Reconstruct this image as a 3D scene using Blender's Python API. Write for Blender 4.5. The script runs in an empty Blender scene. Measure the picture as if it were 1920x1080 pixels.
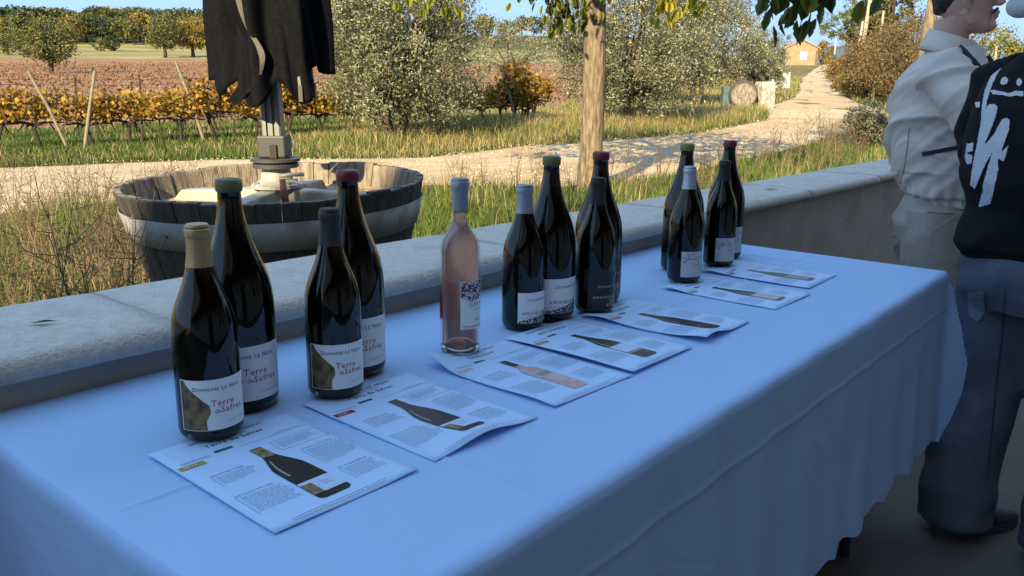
import bpy, bmesh, math, random
import numpy as np
from mathutils import Vector, Matrix, noise as mnoise
from mathutils.bvhtree import BVHTree

# ------------------------------------------------------------------ camera, sky, sun, exposure
scene = bpy.context.scene
col = scene.collection
R_ = math.radians
rng = np.random.default_rng(7)
random.seed(7)

CAM = Vector((0, 0, 1.271))
PITCH, ROLL = R_(13.208), R_(0.7527)
cam_d = bpy.data.cameras.new('camera')
cam = bpy.data.objects.new('camera', cam_d)
col.objects.link(cam)
scene.camera = cam
cam_d.sensor_width = 36
cam_d.lens = 1552.74 / 1920 * 36
cam_d.clip_start, cam_d.clip_end = 0.05, 9000
_f = Vector((0, math.cos(PITCH), -math.sin(PITCH)))
_u = Vector((0, math.sin(PITCH), math.cos(PITCH)))
_r = Vector((1, 0, 0))
_c, _s = math.cos(ROLL), math.sin(ROLL)
_r, _u = _c * _r + _s * _u, -_s * _r + _c * _u
_m = Matrix((_r, _u, -_f)).transposed().to_4x4()
_m.translation = CAM
cam.matrix_world = _m

SUN_EL = R_(25)
SUN_H = Vector((0.342, 0.940)).normalized()          # horizontal way the light travels
to_sun = Vector((-SUN_H.x * math.cos(SUN_EL), -SUN_H.y * math.cos(SUN_EL), math.sin(SUN_EL)))
world = bpy.data.worlds.new('World')
scene.world = world
world.use_nodes = True
wn = world.node_tree.nodes
sky = wn.new('ShaderNodeTexSky')
sky.sky_type = 'NISHITA'
sky.sun_disc = False
sky.sun_elevation = SUN_EL
sky.sun_rotation = math.atan2(to_sun.x, to_sun.y)
sky.altitude = 300
sky.air_density = 1.0
sky.dust_density = 0.3
sky.ozone_density = 1.6
sky_soft = wn.new('ShaderNodeGamma'); sky_soft.inputs[1].default_value = .05      # even, clear autumn sky, same rule in every direction
sky_wb = wn.new('ShaderNodeVectorMath'); sky_wb.operation = 'MULTIPLY'; sky_wb.inputs[1].default_value = (1.12, 1.76, 2.72)   # balanced for the sunlight
world.node_tree.links.new(sky.outputs[0], sky_soft.inputs[0])
world.node_tree.links.new(sky_soft.outputs[0], sky_wb.inputs[0])
world.node_tree.links.new(sky_wb.outputs[0], wn['Background'].inputs[0])
wn['Background'].inputs[1].default_value = 0.15
sun_d = bpy.data.lights.new('sun', 'SUN')
sun_d.energy = 4.0
sun_d.angle = R_(0.53)
sun_d.color = (1.0, 0.82, 0.48)
sun = bpy.data.objects.new('sun', sun_d)
col.objects.link(sun)
sun.rotation_euler = to_sun.to_track_quat('Z', 'Y').to_euler()
scene.view_settings.view_transform = 'Standard'
scene.view_settings.look = 'None'
scene.view_settings.exposure = 1.54
scene.view_settings.gamma = 1.0
scene.view_settings.use_curve_mapping = False
scene.cycles.use_denoising = True
scene.cycles.max_bounces = 10
scene.cycles.transmission_bounces = 10
scene.cycles.transparent_max_bounces = 12
scene.cycles.caustics_reflective = False
scene.cycles.caustics_refractive = True
scene.cycles.sample_clamp_indirect = 6

# ------------------------------------------------------------------ helpers
def link(o, parent=None):
    col.objects.link(o)
    if parent is not None:
        o.parent = parent
    return o

def tag(o, label=None, cat=None, group=None, kind=None):
    if label: o['label'] = label
    if cat: o['category'] = cat
    if group: o['group'] = group
    if kind: o['kind'] = kind
    return o

def empty(name, loc=(0, 0, 0), rz=0.0, label=None, cat=None, group=None):
    o = bpy.data.objects.new(name, None)
    o.location = loc
    o.rotation_euler = (0, 0, rz)
    link(o)
    return tag(o, label, cat, group)

def np_mesh(name, V, F, tint=None, smooth=False):
    """fast mesh from arrays, all faces the same size"""
    V = np.ascontiguousarray(V, dtype=np.float32)
    F = np.ascontiguousarray(F, dtype=np.int32)
    me = bpy.data.meshes.new(name)
    n, k = F.shape
    me.vertices.add(len(V)); me.vertices.foreach_set('co', V.ravel())
    me.loops.add(n * k); me.loops.foreach_set('vertex_index', F.ravel())
    me.polygons.add(n)
    me.polygons.foreach_set('loop_start', np.arange(0, n * k, k, dtype=np.int32))
    if smooth:
        me.polygons.foreach_set('use_smooth', np.ones(n, dtype=bool))
    if tint is not None:
        a = me.attributes.new('tint', 'FLOAT', 'POINT')
        a.data.foreach_set('value', np.ascontiguousarray(tint, dtype=np.float32))
    me.update(calc_edges=True)
    return me

def py_mesh(name, V, F, smooth=False):
    me = bpy.data.meshes.new(name)
    me.from_pydata([tuple(map(float, v)) for v in V], [], [tuple(map(int, f)) for f in F])
    if smooth:
        me.polygons.foreach_set('use_smooth', [True] * len(me.polygons))
    me.update()
    return me

def obj(name, me, mat=None, parent=None, loc=None, rot=None):
    o = bpy.data.objects.new(name, me)
    if mat is not None and not me.materials:
        me.materials.append(mat)
    if loc is not None: o.location = loc
    if rot is not None: o.rotation_euler = rot
    return link(o, parent)

class MB:
    """collects shapes into one mesh"""
    def __init__(s): s.V = []; s.F = []
    def add(s, V, F):
        n = len(s.V); s.V += [tuple(map(float, v)) for v in V]; s.F += [tuple(int(i) + n for i in f) for f in F]; return s
    def box(s, c, size, rot=None):
        hx, hy, hz = [a / 2 for a in size]
        P = [Vector((x, y, z)) for z in (-hz, hz) for y in (-hy, hy) for x in (-hx, hx)]
        if rot is not None: P = [rot @ p for p in P]
        c = Vector(c)
        return s.add([p + c for p in P], [(0, 2, 3, 1), (4, 5, 7, 6), (0, 1, 5, 4), (2, 6, 7, 3), (0, 4, 6, 2), (1, 3, 7, 5)])
    def bar(s, a, b, w, h=None, up=(0, 0, 1)):
        a, b = Vector(a), Vector(b); h = h or w
        d = (b - a).normalized(); up = Vector(up)
        if abs(d.dot(up)) > .98: up = Vector((1, 0, 0))
        x = d.cross(up).normalized(); y = x.cross(d)
        M = Matrix((x, d, y)).transposed()
        return s.box((a + b) / 2, (w, (b - a).length, h), M)
    def lathe(s, prof, seg=32, c=(0, 0, 0), closed=False):
        V = []; F = []
        for r, z in prof:
            for i in range(seg):
                t = 2 * math.pi * i / seg
                V.append((c[0] + r * math.cos(t), c[1] + r * math.sin(t), c[2] + z))
        for j in range(len(prof) - 1):
            for i in range(seg):
                k = (i + 1) % seg
                F.append((j * seg + i, j * seg + k, (j + 1) * seg + k, (j + 1) * seg + i))
        if not closed:
            F.append(tuple(reversed(range(seg)))); F.append(tuple((len(prof) - 1) * seg + i for i in range(seg)))
        else:
            j = len(prof) - 1
            for i in range(seg):
                k = (i + 1) % seg
                F.append((j * seg + i, j * seg + k, k, i))
        return s.add(V, F)
    def tube(s, pts, rad, seg=8, flat=1.0):
        V, F = tube_arr(pts, rad, seg, flat); return s.add(V, F)
    def build(s, name, mat=None, parent=None, smooth=False, bevel=0, loc=None, rot=None, seg=2):
        me = py_mesh(name, s.V, s.F, smooth)
        if bevel:
            bm = bmesh.new(); bm.from_mesh(me)
            bmesh.ops.recalc_face_normals(bm, faces=bm.faces)
            es = [e for e in bm.edges if len(e.link_faces) == 2 and e.calc_face_angle() > .6]
            bmesh.ops.bevel(bm, geom=es, offset=bevel, segments=seg, affect='EDGES', profile=.5)
            bm.to_mesh(me); bm.free()
        return obj(name, me, mat, parent, loc, rot)

def tube_arr(pts, rad, seg=8, flat=1.0):
    pts = [Vector(p) for p in pts]
    if not hasattr(rad, '__len__'): rad = [rad] * len(pts)
    V = []; F = []
    up = Vector((0, 0, 1)); n0 = None
    for i, p in enumerate(pts):
        d = (pts[min(i + 1, len(pts) - 1)] - pts[max(i - 1, 0)])
        d = d.normalized() if d.length > 1e-9 else Vector((0, 0, 1))
        if n0 is None:
            a = up if abs(d.z) < .9 else Vector((1, 0, 0))
            n0 = d.cross(a).normalized()
        n0 = (n0 - d * n0.dot(d)).normalized()
        b = d.cross(n0)
        for k in range(seg):
            t = 2 * math.pi * k / seg
            V.append(p + (n0 * math.cos(t) + b * math.sin(t) * flat) * rad[i])
    for i in range(len(pts) - 1):
        for k in range(seg):
            j = (k + 1) % seg
            F.append((i * seg + k, i * seg + j, (i + 1) * seg + j, (i + 1) * seg + k))
    F.append(tuple(reversed(range(seg)))); F.append(tuple((len(pts) - 1) * seg + i for i in range(seg)))
    return V, F

# ------------------------------------------------------------------ materials
def _nodes(name):
    m = bpy.data.materials.new(name); m.use_nodes = True
    return m, m.node_tree.nodes, m.node_tree.links, m.node_tree.nodes['Principled BSDF']

def pmat(name, c1, c2=None, scale=8, rough=.6, metal=0, bump=0, bscale=60, spec=.5, detail=4, sheen=0, coat=0, stretch=(1, 1, 1), ramp=(.35, .65), c3=None, s3=1.5, wrinkle=0, wscale=9, wst=(1, 1, .6)):
    m, N, L, b = _nodes(name)
    b.inputs['Roughness'].default_value = rough
    b.inputs['Metallic'].default_value = metal
    b.inputs['Specular IOR Level'].default_value = spec
    if sheen: b.inputs['Sheen Weight'].default_value = sheen
    if coat: b.inputs['Coat Weight'].default_value = coat
    tc = N.new('ShaderNodeTexCoord'); mp = N.new('ShaderNodeMapping'); mp.inputs['Scale'].default_value = stretch
    L.new(tc.outputs['Object'], mp.inputs['Vector'])
    if c2 is None:
        b.inputs['Base Color'].default_value = (*c1, 1)
    else:
        t = N.new('ShaderNodeTexNoise'); t.inputs['Scale'].default_value = scale; t.inputs['Detail'].default_value = detail; t.inputs['Roughness'].default_value = .6
        L.new(mp.outputs[0], t.inputs['Vector'])
        r = N.new('ShaderNodeValToRGB'); r.color_ramp.elements[0].position, r.color_ramp.elements[1].position = ramp
        r.color_ramp.elements[0].color = (*c1, 1); r.color_ramp.elements[1].color = (*c2, 1)
        L.new(t.outputs['Fac'], r.inputs[0])
        out = r.outputs[0]
        if c3 is not None:
            t3 = N.new('ShaderNodeTexNoise'); t3.inputs['Scale'].default_value = s3; t3.inputs['Detail'].default_value = 5
            L.new(tc.outputs['Object'], t3.inputs['Vector'])
            r3 = N.new('ShaderNodeValToRGB'); r3.color_ramp.elements[0].position = .52; r3.color_ramp.elements[1].position = .68
            L.new(t3.outputs['Fac'], r3.inputs[0])
            mx = N.new('ShaderNodeMix'); mx.data_type = 'RGBA'
            L.new(r3.outputs[0], mx.inputs['Factor']); L.new(out, mx.inputs['A']); mx.inputs['B'].default_value = (*c3, 1)
            out = mx.outputs['Result']
        L.new(out, b.inputs['Base Color'])
    if bump:
        t2 = N.new('ShaderNodeTexNoise'); t2.inputs['Scale'].default_value = bscale; t2.inputs['Detail'].default_value = 6
        L.new(mp.outputs[0], t2.inputs['Vector'])
        bp = N.new('ShaderNodeBump'); bp.inputs['Strength'].default_value = bump; bp.inputs['Distance'].default_value = .02
        L.new(t2.outputs['Fac'], bp.inputs['Height']); L.new(bp.outputs[0], b.inputs['Normal'])
        if wrinkle:
            mw = N.new('ShaderNodeMapping'); mw.inputs['Scale'].default_value = wst; mw.inputs['Rotation'].default_value = (.5, .4, .3); L.new(tc.outputs['Object'], mw.inputs['Vector'])
            tw = N.new('ShaderNodeTexNoise'); tw.noise_type = 'RIDGED_MULTIFRACTAL'; tw.inputs['Scale'].default_value = wscale; tw.inputs['Detail'].default_value = 2.5; tw.inputs['Distortion'].default_value = .6; L.new(mw.outputs[0], tw.inputs['Vector'])
            bw = N.new('ShaderNodeBump'); bw.inputs['Strength'].default_value = wrinkle; bw.inputs['Distance'].default_value = .02
            L.new(tw.outputs['Fac'], bw.inputs['Height']); L.new(bw.outputs[0], bp.inputs['Normal'])
    return m

def tmat(name, cols, rough=.6, trans=.3, spec=.3):
    """leaves and blades: colour from the per-leaf tint value"""
    m, N, L, b = _nodes(name)
    a = N.new('ShaderNodeAttribute'); a.attribute_name = 'tint'
    r = N.new('ShaderNodeValToRGB')
    e = r.color_ramp.elements
    while len(e) < len(cols): e.new(.5)
    for i, c in enumerate(cols):
        e[i].position = i / (len(cols) - 1); e[i].color = (*c, 1)
    L.new(a.outputs['Fac'], r.inputs[0]); L.new(r.outputs[0], b.inputs['Base Color'])
    b.inputs['Roughness'].default_value = rough; b.inputs['Specular IOR Level'].default_value = spec
    if trans:
        t = N.new('ShaderNodeBsdfTranslucent'); mx = N.new('ShaderNodeMixShader'); mx.inputs[0].default_value = trans
        L.new(r.outputs[0], t.inputs[0]); L.new(b.outputs[0], mx.inputs[1]); L.new(t.outputs[0], mx.inputs[2])
        L.new(mx.outputs[0], N['Material Output'].inputs['Surface'])
    return m

def glass(name, color, rough=.0, ior=1.5):
    m, N, L, b = _nodes(name)
    b.inputs['Base Color'].default_value = (*color, 1)
    b.inputs['Transmission Weight'].default_value = 1
    b.inputs['Roughness'].default_value = rough
    b.inputs['IOR'].default_value = ior
    return m

# ------------------------------------------------------------------ lettering: all strings are turned to meshes in one go
_txt = {}
def prep_texts(items):
    tmp = []
    for body, sp in items:
        cu = bpy.data.curves.new('t', 'FONT'); cu.body = body; cu.size = 1; cu.space_character = sp; cu.resolution_u = 2
        o = bpy.data.objects.new('t', cu); col.objects.link(o); tmp.append((body, sp, o, cu))
    bpy.context.view_layer.update()
    dg = bpy.context.evaluated_depsgraph_get()
    for body, sp, o, cu in tmp:
        ev = o.evaluated_get(dg); me = ev.to_mesh()
        V = np.array([v.co[:2] for v in me.vertices]) if len(me.vertices) else np.zeros((0, 2))
        F = [tuple(p.vertices) for p in me.polygons]
        V[:, 0] -= V[:, 0].min()
        _txt[body] = (V, F, float(V[:, 0].max()))
        ev.to_mesh_clear()
    for body, sp, o, cu in tmp:
        bpy.data.objects.remove(o); bpy.data.curves.remove(cu)

def text_run(runs, gap=.12):
    """runs of (string, size) set side by side -> V, F, width"""
    V = []; F = []; x = 0; n = 0
    for s, k in runs:
        if s == ' ':
            x += k * .45; continue
        v, f, w = _txt[s]
        vv = v * k; vv[:, 0] += x
        V.append(vv); F += [tuple(i + n for i in q) for q in f]; n += len(vv)
        x += w * k + gap * k
    return np.concatenate(V), F, x

prep_texts([('D', 1), ('OMAINE', 1.15), ('L', 1), ('E', 1.1), ('N', 1), ('OVI', 1.15), ('Terre', 1.1), ('de', 1), ('Safres', 1.15), ('LUBERON', 1.9),
            ('AMO', 1.3), ('-', 1), ('BLANC', 1.15), ('ROUGE', 1.15), ('Côté', 1.0), ('levant', 1.0), ('2023', 1.05), ('Lou', 1.1), ('omaine', 1.1),
            ('TERROIRS', 1.3), ('ASSEMBLAGE', 1.3), ('DEGUSTATION', 1.3), ('VINIFICATION', 1.3), ('LE VIGNOBLE', 1.3), ('Terre de Safres', 1.1), ('AMO BLANCO', 1.1),
            ('AMO ROUGE', 1.1), ('Côté levant ', 1.1), ('DOMAINE LE NOVI', 1.15)])

ORD = ['first', 'second', 'third', 'fourth', 'fifth', 'sixth', 'seventh', 'eighth', 'ninth', 'tenth', 'eleventh', 'twelfth', 'thirteenth', 'fourteenth', 'fifteenth', 'sixteenth', 'seventeenth', 'eighteenth', 'nineteenth', 'twentieth', 'twenty-first', 'twenty-second', 'twenty-third', 'twenty-fourth', 'twenty-fifth', 'twenty-sixth', 'twenty-seventh', 'twenty-eighth', 'twenty-ninth', 'thirtieth'] + ['thirty-%s' % w for w in ('first', 'second', 'third', 'fourth', 'fifth', 'sixth', 'seventh', 'eighth', 'ninth')]
# ------------------------------------------------------------------ terrain height, road outline
def gz(x, y):
    x = np.asarray(x, float); y = np.asarray(y, float)
    near = np.interp(y, [0, 14, 24, 35, 70, 110, 147], [0, 0, .35, .85, 2.1, 4.2, 6.7])
    hl = np.interp(y, [147, 190, 215, 260, 300, 360, 600, 3000], [6.7, 9.7, 12.8, 17.6, 21.0, 22, 22, 30])
    br = np.interp(y, [147, 165, 185, 260, 600, 3000], [6.7, 7.6, 7.4, 5, 5, 5])
    s = np.clip((.36 - x / np.maximum(y, 1)) / .2, 0, 1); s = s * s * (3 - 2 * s)
    return np.where(y < 147, near, hl * s + br * (1 - s)) - .02

def G(x, y): return float(gz(x, y))

UP = [(-16, 8.5), (-11, 11.6), (-8.86, 13.25), (-8.51, 13.79), (-7.17, 14.69), (-5.38, 15.5), (-3.64, 15.7), (-1.85, 16.1), (-.85, 17.42), (.11, 18.83), (1.44, 19.53), (2.29, 20.48), (4.38, 22.37), (6.36, 25.2), (8.62, 28.73), (9.6, 32.5), (11.31, 37.62)]
LO = [(-16, 3.5), (-9, 7.0), (-5.57, 8.22), (-5.0, 9.1), (-4.4, 9.7), (-3.5, 10.8), (-1.29, 12.0), (-.02, 12.0), (.75, 12.0), (1.52, 12.6), (2.41, 13.54), (3.52, 15.0), (5.09, 17.12), (6.5, 19.07), (8.31, 21.99), (10.25, 24.7), (12.4, 27.5), (14.2, 31.5), (15.77, 36.07)]
L2 = [(11.31, 37.62), (16.39, 49.5), (21.47, 64.51), (27.4, 82), (34.1, 100.97), (44.2, 127), (54.4, 152), (66, 180)]
R2 = [(15.77, 36.07), (16.73, 41.11), (20.6, 53.46), (25.0, 66), (30.5, 81), (38.5, 104), (47.4, 127), (57.6, 152), (70, 180)]

def resample(P, n):
    P = np.array(P, float); d = np.r_[0, np.cumsum(np.hypot(*np.diff(P, axis=0).T))]
    t = np.linspace(0, d[-1], n); return np.stack([np.interp(t, d, P[:, 0]), np.interp(t, d, P[:, 1])], 1)

_UPr, _LOr = np.array(UP + L2[1:]), np.array(LO + R2[1:])
ROADPOLY = np.concatenate([_UPr, _LOr[::-1]])
def in_poly(P, poly):
    x, y = P[:, 0], P[:, 1]; c = np.zeros(len(P), bool); j = len(poly) - 1
    for i in range(len(poly)):
        xi, yi = poly[i]; xj, yj = poly[j]
        if yi != yj:
            c ^= ((yi > y) != (yj > y)) & (x < (xj - xi) * (y - yi) / (yj - yi) + xi)
        j = i
    return c

WALL_P = np.array([-.739, 1.139]); WALL_W = np.array([.640, .768]); WALL_N = np.array([-.768, .640])   # nose line, along, outward
def wall_off(P): return (P - WALL_P) @ WALL_N
def wpt(t, o, z=0): p = WALL_P + WALL_W * t + WALL_N * o; return Vector((p[0], p[1], z))
WALL_ANG = math.atan2(WALL_W[1], WALL_W[0])
# ------------------------------------------------------------------ ground, road, terrace, far ridge
def build_ground():
    ang = np.concatenate([np.arange(-180, -48, 6), np.arange(-48, 48, .6), np.arange(48, 180, 6)]) * math.pi / 180
    rad = np.concatenate([np.linspace(.4, 14, 50), np.geomspace(14.6, 420, 150), np.geomspace(450, 7000, 22)])
    A, Rr = np.meshgrid(ang, rad)
    X = np.sin(A) * Rr; Y = np.cos(A) * Rr
    und = .05 * np.sin(X * .9 + Y * .6) * np.sin(Y * .7 - X * .3) * np.clip((Y - 16) / 20, 0, 1)
    Z = gz(X, Y) - .02 + und
    na, nr = len(ang), len(rad)
    V = np.stack([X, Y, Z], -1).reshape(-1, 3)
    V = np.vstack([V, [[0, 0, -.04]]])
    i, j = np.meshgrid(np.arange(nr - 1), np.arange(na), indexing='ij'); j2 = (j + 1) % na
    F = np.stack([i * na + j, i * na + j2, (i + 1) * na + j2, (i + 1) * na + j], -1).reshape(-1, 4)
    me = np_mesh('ground', V, F[:, ::-1], smooth=True)
    # soil kinds: 0 verge, 1 vineyard soil, 2 dry meadow
    x, y = V[:, 0], V[:, 1]
    rowd = (x + 8.88) * -.674 + (y - 16.71) * .739          # distance behind the first vine row
    vine = np.clip((rowd - 3.6) / 3, 0, 1) * np.clip((140 - y + .1 * x) / 3, 0, 1)
    xr = np.interp(y, _UPr[:, 1], _UPr[:, 0])
    vine *= np.clip((xr - 5 - x) / 3, 0, 1)
    mead = np.clip((y - 138 - .1 * x) / 4, 0, 1)
    a = me.attributes.new('vine', 'FLOAT', 'POINT'); a.data.foreach_set('value', vine.astype(np.float32))
    a = me.attributes.new('mead', 'FLOAT', 'POINT'); a.data.foreach_set('value', mead.astype(np.float32))
    scrub = np.clip((y - 196 + .06 * x) / 10, 0, 1)
    a = me.attributes.new('scrub', 'FLOAT', 'POINT'); a.data.foreach_set('value', scrub.astype(np.float32))
    m, N, L, b = _nodes('ground_soil')
    b.inputs['Roughness'].default_value = .95; b.inputs['Specular IOR Level'].default_value = .1
    tc = N.new('ShaderNodeTexCoord')
    def noise_ramp(scale, c1, c2, lo=.4, hi=.62, st=(1, 1, 1)):
        mp = N.new('ShaderNodeMapping'); mp.inputs['Scale'].default_value = st; L.new(tc.outputs['Object'], mp.inputs[0])
        t = N.new('ShaderNodeTexNoise'); t.inputs['Scale'].default_value = scale; t.inputs['Detail'].default_value = 8; t.inputs['Roughness'].default_value = .7
        L.new(mp.outputs[0], t.inputs['Vector'])
        r = N.new('ShaderNodeValToRGB'); r.color_ramp.elements[0].position = lo; r.color_ramp.elements[1].position = hi
        r.color_ramp.elements[0].color = (*c1, 1); r.color_ramp.elements[1].color = (*c2, 1); L.new(t.outputs[0], r.inputs[0]); return r.outputs[0]
    verge = noise_ramp(1.3, (.09, .09, .03), (.24, .19, .09))
    soil = noise_ramp(.5, (.24, .13, .072), (.34, .205, .115), st=(1, 1, 1))
    meadow = noise_ramp(.06, (.16, .15, .06), (.38, .30, .14), st=(.6, 2.2, 1))
    scrubc = noise_ramp(.25, (.04, .05, .018), (.14, .13, .05))
    def mix(f, A_, B_):
        at = N.new('ShaderNodeAttribute'); at.attribute_name = f
        mx = N.new('ShaderNodeMix'); mx.data_type = 'RGBA'; L.new(at.outputs['Fac'], mx.inputs['Factor']); L.new(A_, mx.inputs['A']); L.new(B_, mx.inputs['B']); return mx.outputs['Result']
    L.new(mix('scrub', mix('mead', mix('vine', verge, soil), meadow), scrubc), b.inputs['Base Color'])
    t2 = N.new('ShaderNodeTexNoise'); t2.inputs['Scale'].default_value = 14; t2.inputs['Detail'].default_value = 8; L.new(tc.outputs['Object'], t2.inputs['Vector'])
    bp = N.new('ShaderNodeBump'); bp.inputs['Strength'].default_value = .7; bp.inputs['Distance'].default_value = .06; L.new(t2.outputs[0], bp.inputs['Height']); L.new(bp.outputs[0], b.inputs['Normal'])
    tag(obj('ground', me, m), kind='structure')
build_ground()

def build_road():
    n1, n2, k = 90, 110, 14
    left = np.concatenate([resample(UP, n1), resample(L2, n2)[1:]]); right = np.concatenate([resample(LO, n1), resample(R2, n2)[1:]])
    V = []; n = len(left)
    for i in range(n):
        for j in range(k):
            s = j / (k - 1); p = left[i] * (1 - s) + right[i] * s
            jit = .18 * (mnoise.noise((p[0] * .8, p[1] * .8, 3)) ) if 0 < j < k - 1 else 0
            wob = .35 * mnoise.noise((p[0] * .6, p[1] * .6, 9)) if j in (0, k - 1) else 0
            w = right[i] - left[i]; w = w / (np.hypot(*w) + 1e-6); p = p + w * wob
            rut = -.02 * math.exp(-((s - .3) / .07) ** 2) - .02 * math.exp(-((s - .7) / .07) ** 2)
            z = float(gz(*p)) + .022 + rut + .012 * jit
            if j in (0, k - 1): z -= .07
            V.append((p[0], p[1], z))
    V = np.array(V)
    i, j = np.meshgrid(np.arange(n - 1), np.arange(k - 1), indexing='ij')
    F = np.stack([i * k + j, i * k + j + 1, (i + 1) * k + j + 1, (i + 1) * k + j], -1).reshape(-1, 4)
    m = pmat('road_gravel', (.44, .32, .205), (.60, .46, .31), scale=2.2, rough=.95, bump=.9, bscale=38, spec=.1, detail=12, c3=(.38, .27, .165), s3=.55)
    tag(obj('dirt_road', np_mesh('dirt_road', V, F, smooth=True), m), kind='structure')
build_road()

# loose stones on the road: nobody could count them
def build_stones():
    n = 9000
    P = np.stack([rng.uniform(-8, 14, n * 3), rng.uniform(8.5, 34, n * 3)], 1)
    P = P[in_poly(P, ROADPOLY)][:n]; n = len(P)
    r = rng.uniform(.006, .022, n) * (1 + (rng.random(n) > .97) * 1.2)
    base = np.array([(1, 0, 0), (0, 1, 0), (-1, 0, 0), (0, -1, 0), (0, 0, .75), (0, 0, -.7)])
    FF = np.array([(0, 1, 4), (1, 2, 4), (2, 3, 4), (3, 0, 4), (1, 0, 5), (2, 1, 5), (3, 2, 5), (0, 3, 5)])
    a = rng.uniform(0, 6.28, n)
    B = base[None] * rng.uniform(.6, 1.3, (n, 6, 1)) * r[:, None, None]
    c, s = np.cos(a)[:, None], np.sin(a)[:, None]
    X = B[..., 0] * c - B[..., 1] * s + P[:, :1]; Y = B[..., 0] * s + B[..., 1] * c + P[:, 1:]
    Z = B[..., 2] + (gz(P[:, 0], P[:, 1]) + .02)[:, None]
    F = FF[None] + (np.arange(n) * 6)[:, None, None]
    m = tmat('pebble', [(.30, .23, .15), (.55, .45, .33), (.68, .6, .48)], rough=.9, trans=0)
    o = obj('pebbles', np_mesh('pebbles', np.stack([X, Y, Z], -1).reshape(-1, 3), F.reshape(-1, 3), np.repeat(rng.random(n), 6)), m)
    tag(o, 'loose pale pebbles strewn over the dirt road', 'pebbles', kind='stuff')
build_stones()

M_floor = pmat('terrace_concrete', (.10, .082, .068), (.14, .118, .098), scale=3, rough=.8, bump=.25, bscale=40, detail=8)
fb = MB(); fb.add([wpt(-11, .1, 0), wpt(9.6, .1, 0), wpt(9.6, -4.1, 0), wpt(-11, -4.1, 0), wpt(-11, .1, -.12), wpt(9.6, .1, -.12), wpt(9.6, -4.1, -.12), wpt(-11, -4.1, -.12)],
                 [(3, 2, 1, 0), (4, 5, 6, 7), (0, 1, 5, 4), (1, 2, 6, 5), (2, 3, 7, 6), (3, 0, 4, 7)])
tag(fb.build('terrace_floor', M_floor), kind='structure')

# far haze-blue hills beyond the road crest and at the right
def ridge(name, y0, x0, x1, hs, mat):
    n = 90; V = []; F = []
    for k, (dy, f) in enumerate(((0, 0), (120, .55), (260, 1.0), (520, .5), (800, 0))):
        for i in range(n):
            t = i / (n - 1); x = x0 + (x1 - x0) * t
            h = np.interp(t, [a for a, _ in hs], [b for _, b in hs]) * (1 + .08 * mnoise.noise((x * .004, k * .7, 2)) + .03 * mnoise.noise((x * .02, k, 5)))
            V.append((x, y0 + dy, -2 + h * f))
    for k in range(4):
        for i in range(n - 1):
            F.append((k * n + i, k * n + i + 1, (k + 1) * n + i + 1, (k + 1) * n + i))
    tag(obj(name, py_mesh(name, V, F, True), mat), kind='structure')
M_ridge = pmat('hazy_forest_hill', (.075, .105, .135), (.11, .14, .165), scale=.02, rough=1, spec=0)  # distance haze put into the colour as a blue-grey tone
ridge('far_hill', 3300, 500, 3600, [(0, 90), (.18, 190), (.28, 230), (.34, 215), (.5, 150), (.62, 215), (.75, 260), (.88, 220), (1, 120)], M_ridge)

# ------------------------------------------------------------------ low wall with coping slabs
M_render = pmat('wall_render', (.42, .35, .28), (.48, .41, .335), scale=6, rough=.9, bump=.35, bscale=90, detail=8, c3=(.37, .31, .25), s3=2.5)
M_coping = pmat('limestone_coping', (.60, .53, .445), (.74, .66, .565), scale=55, rough=.85, bump=.5, bscale=160, detail=10, c3=(.57, .50, .42), s3=9)
M_mortar = pmat('mortar', (.40, .36, .31), (.46, .42, .37), scale=40, rough=.95)
wall = empty('low_wall', wpt(0, .17, 0), label='low rendered terrace wall with pale stone coping behind the tasting table', cat='wall')
wl_inv = Matrix.Translation(-wpt(0, .17, 0))
def wlocal(t, o, z): return wpt(t, o, z) - wpt(0, .17, 0)
b = MB(); t0, t1 = -3.4, 9.3
b.add([wlocal(t, o, z) for z in (-.1, .8395) for t, o in ((t0, .03), (t1, .03), (t1, .325), (t0, .325))], [(0, 3, 2, 1), (4, 5, 6, 7), (0, 1, 5, 4), (1, 2, 6, 5), (2, 3, 7, 6), (3, 0, 4, 7)])
b.build('wall_body', M_render, wall)
SL = .96
prof = [(.345, .843), (.345, .877), (.337, .885), (.022, .885), (.012, .8825), (.004, .876), (0, .866), (.001, .856), (.007, .847), (.016, .843)]
for k in range(-4, 10):
    a0 = .279 + SL * k + .004; a1 = a0 + SL - .008
    if a1 > t1: break
    dz = random.uniform(-.0015, .0015); do = random.uniform(-.003, .003); nseg = 24
    V = []
    for q in range(nseg + 1):
        t = a0 + (a1 - a0) * q / nseg
        chip = .004 if q in (0, nseg) else 0
        for (o, z) in prof:
            e = .0022 * mnoise.noise((t * 9, o * 30, z * 40 + k)) + .0025 * min(0, mnoise.noise((t * 23, k, z * 60)))
            V.append(wlocal(t, o + do + (e if o < .1 else 0) + (chip * .4 if o < .1 else 0), z + dz + e * .25 - chip * .3))
    n = len(prof); F = [(q * n + i, q * n + (i + 1) % n, (q + 1) * n + (i + 1) % n, (q + 1) * n + i) for q in range(nseg) for i in range(n)]
    F += [tuple(range(n - 1, -1, -1)), tuple(nseg * n + i for i in range(n))]
    slab = obj('coping_slab', py_mesh('coping_slab', V, F), M_coping, wall)
    for p in slab.data.polygons:
        if len(p.vertices) == 4: p.use_smooth = True
    jb = MB(); jb.add([wlocal(t, o, z) for z in (.84, .8815) for t, o in ((a0 - .009, .006), (a0 + .001, .006), (a0 + .001, .34), (a0 - .009, .34))], [(0, 3, 2, 1), (4, 5, 6, 7), (0, 1, 5, 4), (1, 2, 6, 5), (2, 3, 7, 6), (3, 0, 4, 7)])
    jb.build('mortar_joint', M_mortar, wall)
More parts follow.
